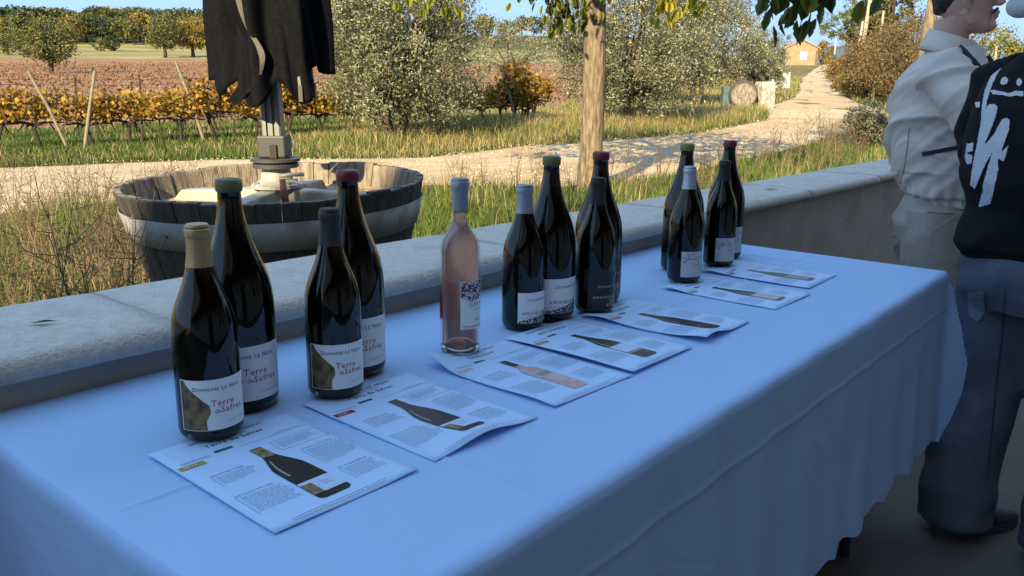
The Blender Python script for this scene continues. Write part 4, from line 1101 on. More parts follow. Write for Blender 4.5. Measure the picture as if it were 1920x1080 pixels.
# broad leafed cover under the vines
# ---------------- vines
M_vleaf = tmat('autumn_vine_leaf', [(.08, .035, .012), (.27, .125, .022), (.43, .235, .036), (.42, .32, .055), (.17, .18, .04)], rough=.55, trans=.4)
M_vwood = pmat('vine_wood', (.020, .015, .012), (.06, .045, .035), scale=40, rough=.95, bump=.5, bscale=60)
M_post = pmat('grey_chestnut_post', (.16, .13, .095), (.31, .26, .19), scale=14, rough=.9, stretch=(4, 4, .6), bump=.3)
M_wire = pmat('wire', (.05, .05, .05), rough=.5, metal=.6)
ROW_A = np.array([-8.88, 16.71]); ROW_D = np.array([.739, .674]); ROW_N = np.array([-.674, .739])
def vine_variant(seed):
    st = np.random.default_rng(seed); random.seed(seed)
    b = MB(); lean = random.uniform(-.12, .12); h = random.uniform(.46, .56)
    b.tube([(0, 0, -.05), (lean * .4 + random.uniform(-.03, .03), .02, h * .4), (lean, -.01, h * .8), (lean, 0, h)], [.042, .034, .036, .05], 7)
    for s in (-1, 1):
        b.tube([(lean, 0, h - .02), (lean + s * .2, random.uniform(-.03, .03), h + .04), (lean + s * .5, random.uniform(-.03, .03), h + random.uniform(-.02, .04))], [.04, .026, .016], 6)
    for _ in range(15):
        x = random.uniform(-.5, .5); b.tube([(x, 0, h), (x + random.uniform(-.1, .1), random.uniform(-.1, .1), h + .25), (x + random.uniform(-.2, .2), random.uniform(-.2, .2), h + random.uniform(.3, .62))], [.007, .005, .003], 4)
    for _ in range(8):
        x = random.uniform(-.4, .4); b.tube([(x, 0, h), (x + random.uniform(-.12, .12), random.uniform(-.15, .15), h - random.uniform(.05, .2))], [.02, .006], 4)
    n = int(random.uniform(460, 620)); C = np.stack([st.uniform(-.52, .52, n), st.normal(0, .11, n), h + .06 + st.beta(1.5, 2.0, n) * random.uniform(.52, .68)], 1)
    V, F, t = leaf_cloud(C, st.uniform(.06, .12, n), .85, .4, np.clip(st.normal(.5, .2, n) + random.uniform(-.1, .1), 0, 1))
    return py_mesh('vine_trunk', b.V, b.F, True), np_mesh('vine_leaves', V, F, t)
VV = [vine_variant(100 + k) for k in range(6)]
random.seed(11)
def vine(x, y, rz, k, label, group, s=1.0):
    r = empty('grapevine', (x, y, G(x, y)), rz, label, 'vine', group); r.scale = (s, s, s)
    obj('trunk', VV[k][0], M_vwood, r); obj('leaves', VV[k][1], M_vleaf, r)
ra = math.atan2(ROW_D[1], ROW_D[0])
for row, (s0, s1, nm) in enumerate(((-3, 13.2, 'front vine row'), (-4.5, 15, 'second vine row'))):
    k = 0
    for s in np.arange(s0, s1, .86 if row == 0 else .95):
        p = ROW_A + ROW_D * (s + random.uniform(-.1, .1)) + ROW_N * (row * 2.3 + random.uniform(-.06, .06))
        if (row and random.random() < .12) or p[0] < -.66 * p[1]: continue
        lab = {0: 'golden grapevine with dark twisted trunk, %s from the left in the front row', 1: 'smaller orange grapevine, %s from the left in the second row behind'}[row] % ORD[k]; k += 1
        vine(p[0], p[1], ra + (math.pi if random.random() < .5 else 0) + random.uniform(-.1, .1), random.randrange(6), lab, 'grapevines of the ' + nm, random.uniform(.9, 1.12) * (1 if row == 0 else .78))
# bushier vine climbing the end posts
for (s, o, sc) in ((12.0, .0, 1.45), (12.7, .1, 1.35), (4.4, 0, 1.5)):
    p = ROW_A + ROW_D * s + ROW_N * o
    vine(p[0], p[1], random.uniform(0, 3), random.randrange(6), 'tall bushy yellow grapevine climbing the ' + ('slanted post behind the parasol' if s < 5 else 'left end post right of the olive' if s < 12.3 else 'right end post right of the olive'), 'tall grapevines at posts', sc)
def post(a, b_, r, label, mat=None, name='vine_post'):
    b = MB(); a, b_ = Vector(a), Vector(b_); c = a
    b.tube([(0, 0, -.15), (b_ - a) * .5 + Vector((.01, 0, 0)), (b_ - a)], [r * 1.1, r, r * .95], 9)
    o = b.build(name, mat or M_post, None, smooth=False, loc=a); tag(o, label, 'post'); return o
def rowpt(s, o=0, z=0): p = ROW_A + ROW_D * s + ROW_N * o; return Vector((p[0], p[1], G(*p) + z))
post(rowpt(-.05, -.35), rowpt(-.62, -.2, 1.52), .030, 'pale slanted wooden post leaning left at the front of the vines')
post(rowpt(.15, -.35), rowpt(.55, -.25, 1.52), .030, 'pale slanted wooden post leaning right beside its left-leaning twin')
post(rowpt(2.75, -.1), rowpt(2.25, 0, 1.72), .034, 'pale wooden post standing above the tall vine left of the parasol')
post(rowpt(11.9, -.3), rowpt(11.3, -.2, 1.65), .038, 'pale slanted end post leaning left, right of the olive')
post(rowpt(12.5, -.2), rowpt(13.1, 0, 1.55), .038, 'pale slanted end post leaning right, right of the olive')
M_dpost = pmat('dark_iron_stake', (.03, .027, .025), rough=.8)
for i, (s, o, h) in enumerate(((.8, 2.3, 1.35), (2.0, 2.3, 1.25), (2.2, 2.32, 1.4), (6.3, 2.3, 1.3), (-1.9, 2.3, 1.2), (8.5, 2.3, 1.3), (1.4, 0, .55), (3.4, 0, .5))):
    post(rowpt(s, o), rowpt(s + .06, o, h), .02, 'thin dark stake, ' + ['first behind the leaning post pair', 'left one of a close pair by the tall vine', 'right one of a close pair by the tall vine', 'right of the parasol mast', 'at the far left of the second vine row', 'in front of the large olive', 'short one in the front row near the leaning posts', 'short one in the front row near the parasol'][i], M_dpost, 'vine_stake')
for i, (o, z) in enumerate(((0, .52), (0, .9), (0, 1.25), (2.3, .9), (2.3, 1.3))):
    b = MB(); b.tube([rowpt(s, o, z - .015 * math.sin(s * 1.3)) for s in np.arange(-5, 13.5, .6)], .004, 4)
    tag(b.build('trellis_wire', M_wire), 'thin trellis wire ' + ['low along the front vine row', 'at mid height of the front vine row', 'above the front vine row leaves', 'at mid height of the second vine row', 'above the second vine row leaves'][i], 'wire')
# vineyard beyond: rows that run together in the distance
def far_rows():
    C = []; S = []; Tn = []
    for o in np.arange(6.9, 96, 2.3):
        s = rng.uniform(-60, 70, 1500); p = ROW_A + np.stack([ROW_D[0] * s + ROW_N[0] * o, ROW_D[1] * s + ROW_N[1] * o], 1)
        lim = np.interp(p[:, 1], _UPr[:, 1], _UPr[:, 0]) - 7
        k = (p[:, 0] < lim) & (np.abs(p[:, 0]) < .72 * p[:, 1]) & (p[:, 1] < 138 + .1 * p[:, 0]) & (p[:, 1] > 14)
        p = p[k]; m = len(p); z = gz(p[:, 0], p[:, 1]) + rng.uniform(.05, .5, m)
        C.append(np.stack([p[:, 0] + rng.normal(0, .12, m), p[:, 1] + rng.normal(0, .12, m), z], 1)); S.append(rng.uniform(.08, .2, m)); Tn.append(np.clip(rng.normal(.45 - .002 * o, .2, m), 0, 1))
    V, F, t = leaf_cloud(np.concatenate(C), np.concatenate(S), .8, .2, np.concatenate(Tn))
    o = obj('vineyard_rows', np_mesh('vineyard_rows', V, F, t), tmat('thin_russet_vine', [(.09, .045, .03), (.22, .11, .06), (.32, .18, .09), (.36, .24, .11)], trans=.25))
    tag(o, 'russet vineyard rows running together across the rising field', 'vineyard', kind='stuff')
far_rows()
# ---------------- trees
def tree_thing(name, loc, label, cat='tree', group=None, rz=0, s=1.0):
    r = empty(name, loc, rz, label, cat, group); r.scale = (s, s, s); return r
M_bark = pmat('pale_furrowed_bark', (.08, .058, .04), (.245, .185, .13), scale=16, rough=.95, bump=1.0, bscale=22, stretch=(1.6, 1.6, .28), detail=9, ramp=(.36, .6))
M_bark_d = pmat('dark_bark', (.035, .028, .02), (.09, .07, .05), scale=12, rough=.95, bump=.6, bscale=30, stretch=(1, 1, .4))
M_mulb = tmat('mulberry_leaf', [(.055, .075, .02), (.12, .15, .025), (.27, .28, .03), (.50, .42, .04)], rough=.5, trans=.45)

def leaf_mesh(specs):
    """specs: (position, hang direction, side vector, length, tint) -> lobed pointed leaves, folded along the midrib"""
    out = [(0, 0), (.13, .10), (.30, .30), (.36, .42), (.30, .52), (.40, .62), (.32, .74), (.16, .88), (0, 1.0)]
    V = []; F = []; T_ = []
    for p, d, w, L, t in specs:
        d = d.normalized(); w = (w - d * w.dot(d)).normalized(); nn = d.cross(w)
        n0 = len(V); k = random.uniform(.75, 1.05); lob = random.random()
        for (x, y) in out:
            c = p + d * (y * L) + nn * (-.10 * L * y * y)
            V.append(tuple(c))
        for sgn in (1, -1):
            for (x, y) in out[1:-1]:
                xx = x * k * (1 if lob > .4 or y < .5 else .85); V.append(tuple(p + d * (y * L * (1 + .02 * sgn)) + w * (sgn * xx * L) + nn * (.16 * xx * L - .10 * L * y * y)))
        m = len(out); q = m - 2
        for s_ in (0, 1):
            e = [0] + [m + s_ * q + i for i in range(q)] + [m - 1]
            for i in range(m - 1): F.append((n0 + i, n0 + i + 1, n0 + e[i + 1], n0 + e[i]) if i else (n0, n0 + 1, n0 + e[1], n0 + e[1]))
        T_ += [t] * (m + 2 * q)
    F = [tuple(dict.fromkeys(f)) for f in F]
    F3 = []
    for f in F:
        if len(f) == 3: F3.append(f)
        elif len(f) == 4: F3 += [(f[0], f[1], f[2]), (f[0], f[2], f[3])]
    return np.array(V), np.array(F3), np.array(T_)

def mulberry():
    x, y = 1.06, 11.6; root = tree_thing('mulberry_tree', (x, y, G(x, y)), 'mulberry tree with pale furrowed trunk at the road edge, yellow-green hanging leaves')
    O = Vector((x, y, G(x, y)))
    V = []; F = []; ns, nh = 40, 70
    for j in range(nh):
        h = -.1 + 3.7 * j / (nh - 1); r = .148 + .035 * math.exp(-max(h, 0) * 3.0) + .02 * (h > 2.6) * (h - 2.6)
        cx = .035 * math.sin(h * 1.1) - .01 * h; cy = .03 * math.sin(h * .8 + 1)
        for i in range(ns):
            a = 2 * math.pi * i / ns
            rg = mnoise.noise((math.cos(a) * 3.6, math.sin(a) * 3.6, h * .9)) * .012 + abs(mnoise.noise((math.cos(a) * 9, math.sin(a) * 9, h * 1.6))) * .012
            V.append((cx + (r + rg) * math.cos(a), cy + (r + rg) * math.sin(a), h))
    for j in range(nh - 1):
        for i in range(ns): F.append((j * ns + i, j * ns + (i + 1) % ns, (j + 1) * ns + (i + 1) % ns, (j + 1) * ns + i))
    obj('trunk', py_mesh('trunk', V, F, True), M_bark, root)
    b = MB(); top = Vector((0, .02, 3.1))
    ends = [Vector((math.cos(a) * r, math.sin(a) * r, z)) for a, r, z in ((.3, 2.4, 4.6), (1.3, 2.2, 5), (2.2, 2.5, 4.4), (3.2, 2.4, 4.5), (4.2, 2.0, 4.8), (5.3, 2.3, 4.3), (2.9, 2.6, 3.6), (6.0, 2.6, 3.7))]
    for e in ends: b.tube([top, top.lerp(e, .5) + Vector((0, 0, .25)), e], [.09, .055, .02], 7)
    near = Vector((1.70, 5.3, 2.05)) - O
    b.tube([top + Vector((0, 0, -.1)), Vector((.35, -2.2, 3.0)), Vector((.62, -4.6, 2.75)), near + Vector((.1, .1, .35))], [.085, .06, .035, .016], 7)
    b.build('limb', M_bark, root, smooth=True)
    sp = []
    rv = lambda k=1: Vector((random.uniform(-1, 1), random.uniform(-1, 1), random.uniform(-1, 1))) * k
    # body of the crown, above the picture
    for _ in range(2600):
        a, u = random.uniform(0, 6.28), random.random() ** .5; e = Vector((math.cos(a) * 3.0 * u, math.sin(a) * 3.0 * u, 0)); e.z = 3.15 + (1 - u * u) * 2.3 * random.random() + random.uniform(0, .9)
        sp.append((e, Vector((0, 0, -1)) + rv(.7), rv(), random.uniform(.11, .17), random.random()))
    # what hangs into the picture: (pixel x, lowest pixel y, spread, count, tint)
    tw = MB()
    def drop(px, py, dist, spread, n, t0, L=(.10, .16), up=.55):
        c = CAM + (_f + _r * ((px - 960) / 1552.74) + _u * ((540 - py) / 1552.74)) * dist - O
        hi = c + Vector((random.uniform(-.1, .1), random.uniform(-.1, .1), up)); tw.tube([hi, hi.lerp(c, .5) + rv(.04), c + Vector((0, 0, .05))], [.008, .006, .003], 5)
        for k in range(n):
            f = random.random() ** .8; p = c.lerp(hi, f) + Vector((random.gauss(0, spread), random.gauss(0, spread), random.gauss(0, .03)))
            sp.append((p, Vector((random.uniform(-.5, .5), random.uniform(-.5, .5), -1)), rv(), random.uniform(*L), min(1, max(0, random.gauss(t0, .18)))))
    for px, py, n, t0 in ((750, 14, 14, .75), (800, 26, 18, .5), (830, 30, 22, .4), (850, 20, 14, .45), (770, 8, 14, .7), (970, 12, 10, .5), (1000, 22, 20, .55), (1020, 40, 22, .4), (1040, 58, 26, .25), (1060, 60, 26, .25), (1085, 48, 24, .3), (1110, 38, 22, .3), (1135, 30, 16, .4), (1075, 20, 18, .6), (1240, 34, 18, .9), (1252, 46, 22, .92), (1300, 18, 16, .85), (1275, 12, 12, .8), (1310, 26, 10, .75), (960, 6, 8, .6), (700, 2, 8, .6), (920, 2, 8, .5), (1180, 4, 10, .5), (1220, 8, 10, .8)):
        drop(px, py, 11.0, .085, n, t0)
    for px, py, n in ((1432, 66, 6), (1448, 76, 5), (1470, 40, 8), (1485, 46, 6), (1500, 84, 8), (1512, 60, 6), (1535, 74, 8), (1548, 50, 7), (1562, 40, 5), (1585, 20, 6), (1600, 14, 5), (1625, 16, 6), (1640, 8, 4), (1460, 12, 6), (1530, 14, 6), (1560, 6, 5), (1490, 10, 5)):
        drop(px, py - 24, 5.3, .055, max(2, n - 2), .22, (.12, .19), .26)
    tw.build('twig', M_bark_d, root)
    V, F, t = leaf_mesh(sp)
    obj('crown', np_mesh('crown', V, F, t), M_mulb, root)
random.seed(5); mulberry()

M_olive = tmat('olive_leaf', [(.045, .05, .022), (.13, .135, .065), (.27, .265, .16), (.46, .45, .33)], rough=.5, trans=.2, spec=.5)
def olive(x, y, w, h, label, n_cl, per, base_h=.7, leaf=.075, seed=1, lean=0):
    random.seed(seed); root = tree_thing('olive_tree', (x, y, G(x, y)), label, group='olive trees beyond the road')
    c = (lean, 0, base_h + (h - base_h) * .52); rz = (h - base_h) * .56
    P, cc, ct = clumps(n_cl, per, c, w / 2, w / 2, rz, .17 * w / 4.5, .35, .8, seed)
    k = cc[rng.choice(len(cc), 26, replace=False)]
    b = MB(); 
    for a in (0, 2.3, 4.0):
        q = Vector((math.cos(a) * .3, math.sin(a) * .3, base_h + .55)); b.tube([(math.cos(a) * .08, math.sin(a) * .08, -.1), (math.cos(a) * .16, math.sin(a) * .12, base_h * .5), q], [.15, .11, .08], 8)
        for t in k[int(a * 2):: 3][:9]:
            t = Vector(t); b.tube([q, q.lerp(t, .5) + Vector((0, 0, .12)), t], [.06, .035, .012], 6)
    b.build('trunk', M_bark_d, root, smooth=True)
    V, F, t = leaf_cloud(P, rng.uniform(.6, 1.3, len(P)) * leaf, .34, .1, np.clip(.25 + .45 * ct + rng.normal(0, .22, len(P)), 0, 1))
    obj('crown', np_mesh('crown', V, F, t), M_olive, root)
olive(-2.75, 19.2, 4.1, 4.6, 'large grey-green olive tree right of the parasol, vines behind it', 620, 110, .30, .085, 3)
olive(3.5, 25.2, 4.9, 4.6, 'grey-green olive tree directly behind the mulberry trunk', 560, 100, .3, .095, 4)
olive(7.9, 37.0, 5.4, 5.6, 'silvery olive tree behind the lying barrel, right of the mulberry trunk', 480, 90, .55, .12, 5)
olive(12.6, 44, 3.2, 3.4, 'small olive tree by the white panels left of the rising road', 160, 60, .5, .12, 6)
olive(17.2, 62, 4.6, 3.6, 'low round olive tree in front of the stone cottage', 150, 60, .4, .15, 7)
olive(-.2, 60, 6.0, 4.4, 'distant olive tree seen in the gap between the two big olives', 120, 50, .5, .17, 8)

# distant trees: a few crown shapes shared by many trees
LEAFMATS = dict(green=tmat('holm_oak_leaf', [(.035, .05, .016), (.085, .10, .03), (.16, .16, .05)], trans=.2), dark=tmat('pine_leaf', [(.018, .032, .016), (.045, .065, .028), (.09, .11, .045)], trans=.15),
                yellow=tmat('yellowing_oak_leaf', [(.12, .09, .02), (.27, .19, .04), (.40, .28, .07)], trans=.3), sage=tmat('sage_oak_leaf', [(.06, .07, .025), (.14, .145, .045), (.25, .23, .08)], trans=.25), russet=tmat('russet_leaf', [(.10, .045, .02), (.24, .12, .04), (.36, .22, .08)], trans=.3))
TV = []
for k in range(7):
    random.seed(40 + k); col_w = (1.0, .9, 1.15, .8, 1.0, .7, 1.1)[k]
    P, cc, ct = clumps(70, 16, (0, 0, .60), .46 * col_w, .46 * col_w, .40, .055, .45, .75, k * 3)
    V, F, t = leaf_cloud(P, rng.uniform(.05, .10, len(P)), .8, .1, np.clip(.2 + .5 * ct + rng.normal(0, .2, len(P)), 0, 1))
    b = limbs((0, 0, -.03), (.02, 0, .38), cc[:9], .03)
    TV.append((np_mesh('crown', V, F, t), py_mesh('trunk', b.V, b.F, True)))
def dtree(px, d, h, kind, label, group, k=None, w=1.0, name='hill_tree', cat='tree'):
    dep = d * math.cos(PITCH) ; x = (px - 960) / 1552.74 * dep
    k = random.randrange(7) if k is None else k
    r = tree_thing(name, (x, d, G(x, d) - .05), label, cat, group, random.uniform(0, 6.28)); r.scale = (h * w, h * w, h)
    c = obj('crown', TV[k][0], None, r)
    if not TV[k][0].materials: TV[k][0].materials.append(LEAFMATS['green'])
    c.material_slots[0].link = 'OBJECT'; c.material_slots[0].material = LEAFMATS[kind]
    obj('trunk', TV[k][1], M_bark_d, r)
def fine_tree(px, d, h, w, kind, label, n_cl, per, leaf, seed, bottom=.18, name='field_tree', hollow=.4, cat='tree', mat=None, group=None, trunk=.04):
    random.seed(seed); dep = d * math.cos(PITCH); x = (px - 960) / 1552.74 * dep
    r = tree_thing(name, (x, d, G(x, d) - .03), label, cat, group)
    zc = h * (bottom + (1 - bottom) / 2); P, cc, ct = clumps(n_cl, per, (0, 0, zc), w / 2, w / 2, h * (1 - bottom) / 2, .055 * w, hollow, .85, seed)
    V, F, t = leaf_cloud(P, rng.uniform(.6, 1.3, len(P)) * leaf, .75, .1, np.clip(.2 + .5 * ct + rng.normal(0, .2, len(P)), 0, 1))
    obj('crown', np_mesh('crown', V, F, t), mat or LEAFMATS[kind], r)
    b = limbs((0, 0, -.05), (.0, 0, h * .45), cc[:12], trunk * h); b.build('trunk', M_bark_d, r, smooth=True)
fine_tree(95, 80, 4.9, 4.9, 'sage', 'lone round oak standing in the russet field at the left', 150, 45, .19, 21)
fine_tree(18, 146, 4.6, 6.5, 'sage', 'wide low bush at the far left edge of the russet field', 80, 30, .3, 22, .02, 'field_bush', cat='bush')
fine_tree(310, 142, 6.6, 6.2, 'sage', 'pale green oak at the far field edge left of the parasol', 120, 36, .3, 23)
fine_tree(362, 146, 6.8, 6.2, 'yellow', 'yellow oak at the far field edge beside the parasol canopy', 120, 36, .3, 24)
fine_tree(600, 150, 6.5, 7, 'yellow', 'yellowing oak at the far field edge right of the parasol canopy', 90, 30, .35, 25)
fine_tree(214, 178, 3.2, 3.2, 'dark', 'small dark round bush in the pale meadow', 50, 26, .3, 26, .02, 'field_bush', cat='bush')
fine_tree(190, 176, 2.4, 4, 'sage', 'low pale bush beside the small dark bush in the meadow', 40, 24, .3, 27, .02, 'field_bush', cat='bush')
fine_tree(40, 182, 2.6, 2.2, 'dark', 'tiny dark bush in the meadow above the lone oak', 30, 20, .3, 28, .02, 'field_bush', cat='bush')
random.seed(77)
names = {'green': 'green oak', 'dark': 'dark pine', 'yellow': 'yellow oak', 'sage': 'pale green oak', 'russet': 'russet oak'}
def grove(n, px0, px1, dist, kinds, wts, hf, where, wf_):
    spots = []
    for i in range(n):
        px = px0 + (px1 - px0) * (i + random.uniform(-.4, .4)) / (n - 1)
        if px > -25: spots.append((px, dist() , random.choices(kinds, wts)[0]))
    spots.sort(); count = {}
    for px, d, kind in spots:
        k = count.get(kind, 0); count[kind] = k + 1
        dtree(px, d, hf(px), kind, '%s %s from the left %s' % (ORD[k], names[kind], where), '%ss %s' % (names[kind], where), w=wf_())
grove(84, -40, 420, lambda: random.choice((208, 218, 230, 244)) + random.uniform(-5, 5), ['green', 'sage', 'yellow', 'dark', 'russet'], [5, 4.5, 1.6, 2.2, .4], lambda px: random.uniform(4.6, 7.8), 'on the lower wooded slope at the left', lambda: random.uniform(1.0, 1.4))
grove(70, -40, 420, lambda: random.choice((256, 270, 288)) + random.uniform(-5, 5), ['green', 'sage', 'yellow', 'dark'], [4, 3, 1, 4], lambda px: random.uniform(4.6, 7.2) * float(np.interp(px, [0, 120, 230, 320, 400], [.8, 1.0, 1.12, .95, .85])), 'on the wooded hill crest at the left', lambda: random.uniform(.85, 1.25))
grove(34, 430, 1150, lambda: random.uniform(225, 290), ['green', 'sage', 'yellow', 'dark'], [4, 3, 1, 3], lambda px: random.uniform(4.5, 7.0), 'on the far slope behind the olives', lambda: random.uniform(.9, 1.3))
# right-hand side of the rising road
def pine():
    random.seed(9); d = 108; x = (1574 - 960) / 1552.74 * d * math.cos(PITCH); r = tree_thing('umbrella_pine', (x, d, G(x, d)), 'green umbrella pine beside the rising road right of the cottage')
    b = MB(); b.tube([(0, 0, -.1), (-.3, 0, 1.6), (.1, 0, 3.2), (.6, 0, 4.6)], [.42, .34, .26, .18], 9)
    P = []; ct = []
    for (cx, cz, rx, rz, n) in ((-.6, 5.9, 2.9, 2.2, 80), (1.3, 7.3, 2.4, 2.0, 60), (1.6, 3.6, 1.1, 1.3, 24)):
        p, cc, c = clumps(n, 42, (cx, 0, cz), rx, rx, rz, .2, .5, .7, n); P.append(p); ct.append(c)
        for q in cc[:9]: b.tube([(.3, 0, 3.8), Vector((.3, 0, 3.8)).lerp(Vector(q), .5) + Vector((0, 0, .2)), q], [.13, .08, .03], 6)
    b.build('trunk', M_bark_d, r, smooth=True); P = np.concatenate(P); ct = np.concatenate(ct)
    V, F, t = leaf_cloud(P, rng.uniform(.15, .3, len(P)), .6, -.3, np.clip(.15 + .6 * ct + rng.normal(0, .2, len(P)), 0, 1))
    obj('crown', np_mesh('crown', V, F, t), tmat('stone_pine_needles', [(.05, .07, .018), (.13, .16, .03), (.26, .27, .06)], trans=.25), r)
pine()
M_ivy = tmat('ivy_leaf', [(.05, .06, .02), (.13, .125, .045), (.24, .20, .09)], trans=.2); M_brush = tmat('autumn_brush_leaf', [(.065, .05, .022), (.14, .105, .045), (.23, .165, .075), (.29, .17, .085)], trans=.3)
fine_tree(1650, 62, 10.5, 2.9, 'sage', 'tall ivy-clad tree column behind the brush at the right of the road', 190, 60, .18, 31, .05, 'ivy_clad_tree', .5, mat=M_ivy)
fine_tree(1622, 66, 9.5, 2.6, 'sage', 'second ivy-clad tree left of the tall ivy column', 130, 50, .18, 32, .1, 'ivy_clad_tree', .5, mat=M_ivy)
fine_tree(1655, 45, 4.0, 4.2, 'russet', 'large brown-leaved shrub right of the road beside the utility poles', 260, 70, .10, 33, .0, 'brown_shrub', .4, cat='shrub', mat=M_brush)
fine_tree(1618, 47, 3.0, 2.6, 'russet', 'brown-leaved shrub at the foot of the utility poles', 130, 60, .10, 34, .0, 'brown_shrub', .4, cat='shrub', mat=M_brush)
fine_tree(1603, 50, 1.9, 2.4, 'yellow', 'yellow-green shrub low beside the utility poles', 90, 50, .10, 35, .0, 'yellow_shrub', .4, cat='shrub', mat=tmat('yellowgreen_leaf', [(.10, .09, .02), (.24, .20, .04), (.38, .30, .06)], trans=.3))
fine_tree(1583, 70, 2.6, 3.0, 'russet', 'orange-brown shrub further up the road bank', 80, 40, .15, 36, .0, 'orange_shrub', .4, cat='shrub')
fine_tree(1572, 84, 2.6, 4.0, 'sage', 'olive-green shrub on the road bank below the pine', 80, 40, .17, 37, .0, 'green_shrub', .4, cat='shrub')
fine_tree(1590, 58, 1.3, 3.4, 'sage', 'low grassy shrub on the bank at the road bend', 70, 40, .10, 38, .0, 'green_shrub', .4, cat='shrub', mat=M_brush)
fine_tree(1700, 38, 4.2, 4.6, 'russet', 'pinkish brown shrub just left of the man in the beige jacket', 240, 60, .09, 39, .0, 'brown_shrub', .35, cat='shrub', mat=M_brush)
fine_tree(1765, 44, 5.0, 4.5, 'russet', 'reddish thin-leaved shrub behind the man in the beige jacket', 150, 30, .09, 42, .1, 'brown_shrub', .3, cat='shrub', mat=M_brush)
fine_tree(1856, 74, 5.0, 5.0, 'yellow', 'yellow-green tree seen between the man and the hooded figure', 130, 40, .19, 40, .02, 'field_tree', mat=tmat('yellowgreen_tree_leaf', [(.09, .10, .02), (.22, .22, .04), (.40, .34, .08)], trans=.3))
fine_tree(1862, 60, 2.0, 5.0, 'russet', 'low ochre brush under the yellow-green tree by the hooded figure', 80, 40, .12, 41, .0, 'brown_shrub', .4, cat='shrub', mat=M_brush)
fine_tree(1532, 158, 4.2, 4.2, 'yellow', 'orange-yellow bush behind the cottage corner', 60, 30, .3, 43, .0, 'yellow_shrub', .4, cat='shrub')
# grey seed-headed bush by the near road edge
random.seed(3)
def seedbush(px, d, w, h):
    x = (px - 960) / 1552.74 * d * math.cos(PITCH); r = tree_thing('seed_head_bush', (x, d, G(x, d)), 'grey-green bush with pale seed heads at the near road edge', 'bush')
    b = MB(); S = []
    for _ in range(150):
        a = random.uniform(0, 6.28); u = random.random() ** .5; e = Vector((math.cos(a) * w * .5 * u, math.sin(a) * w * .5 * u, h * (1 - .45 * u * u) * random.uniform(.7, 1.05)))
        b.tube([(e.x * .25, e.y * .25, 0), (e.x * .6, e.y * .6, e.z * .7), e], [.008, .006, .004], 3)
        for k in range(26): S.append(e + Vector((random.gauss(0, .05), random.gauss(0, .05), random.gauss(0, .035))))
        for k in range(16): S.append(Vector((e.x * .6, e.y * .6, e.z * .65)) + Vector((random.gauss(0, .09), random.gauss(0, .09), random.gauss(0, .1))))
    b.build('stems', M_bark_d, r)
    S = np.array([tuple(s) for s in S]); V, F, t = leaf_cloud(S, rng.uniform(.025, .06, len(S)), .5, 0, np.clip(rng.normal(.5, .3, len(S)), 0, 1))
    obj('crown', np_mesh('crown', V, F, t), tmat('grey_seed_head', [(.06, .06, .03), (.19, .17, .10), (.42, .36, .26)], trans=.25), r)
seedbush(1622, 19.5, 1.15, 1.0)
# second mulberry, only its trunk in view
def trunk_right():
    d = 13.8; x = (1712 - 960) / 1552.74 * d * math.cos(PITCH); r = tree_thing('roadside_tree', (x, d, G(x, d)), 'slim pale tree trunk just left of the man\'s head')
    b = MB(); b.tube([(0, 0, -.1), (.02, 0, 1), (.05, .0, 2), (.12, 0, 3.2)], [.12, .1, .095, .085], 14); 
    for a in (.5, 2, 3.6, 5): b.tube([(.12, 0, 3.1), (math.cos(a) * .8, math.sin(a) * .8, 4), (math.cos(a) * 1.6, math.sin(a) * 1.6, 4.7)], [.06, .04, .015], 6)
    b.build('trunk', M_bark, r, smooth=True)
    P, cc, ct = clumps(90, 40, (0, 0, 4.6), 2.0, 2.0, 1.1, .2, .4, .6, 2); V, F, t = leaf_cloud(P, rng.uniform(.08, .14, len(P)), .7, .5, ct * .8)
    obj('crown', np_mesh('crown', V, F, t), M_mulb, r)
trunk_right()

# ---------------- things by the road
def at_px(px, d, z=0): x = (px - 960) / 1552.74 * d * math.cos(PITCH); return Vector((x, d, G(x, d) + z))
M_cask = pmat('weathered_cask_head', (.07, .058, .047), (.34, .30, .25), scale=6, rough=.9, bump=.4, stretch=(6, 1, 1)); M_ironhoop = pmat('dark_iron_hoop', (.035, .035, .04), (.08, .075, .075), scale=20, rough=.7, metal=.3); M_caskd = pmat('dark_cask_staves', (.05, .045, .042), (.14, .12, .10), scale=8, rough=.85, bump=.4)
ck = empty('lying_cask', at_px(1388, 34.2), R_(-12), 'old wooden cask lying on its side on the grass beside the road', 'barrel')
CR, CL = .50, 1.0
b = MB(); ns = 26
for i in range(ns):
    pass
prof = [(CR - .07, -.5), (CR, -.5), (CR + .05, -.25), (CR + .07, 0), (CR + .05, .25), (CR, .5), (CR - .07, .5)]
def rx90(v): return (v[0], v[2], v[1] + CR + .06)
for i in range(ns):
    bb = MB(); a0, a1 = 2 * math.pi * i / ns + .006, 2 * math.pi * (i + 1) / ns - .006; V = []
    for (r_, z) in ((CR, -.5), (CR + .05, -.25), (CR + .07, 0), (CR + .05, .25), (CR, .5)):
        for rr, a in ((r_, a0), (r_, a1), (r_ - .04, a1), (r_ - .04, a0)): V.append(rx90((rr * math.cos(a), rr * math.sin(a), z)))
    F = [(j * 4 + k, j * 4 + (k + 1) % 4, j * 4 + 4 + (k + 1) % 4, j * 4 + 4 + k) for j in range(4) for k in range(4)] + [(0, 3, 2, 1), (16, 17, 18, 19)]
    bb.add(V, F); bb.build('stave', M_caskd, ck)
for z in (-.47, -.34, -.2, .2, .34, .47):
    r_ = float(np.interp(abs(z), [0, .25, .5], [CR + .07, CR + .05, CR])); bb = MB(); bb.lathe([(r_ - .004, z - .028), (r_ + .012, z - .028), (r_ + .012, z + .028), (r_ - .004, z + .028)], 40, closed=True); bb.V = [rx90(v) for v in bb.V]; bb.build('hoop', M_ironhoop, ck, smooth=False)
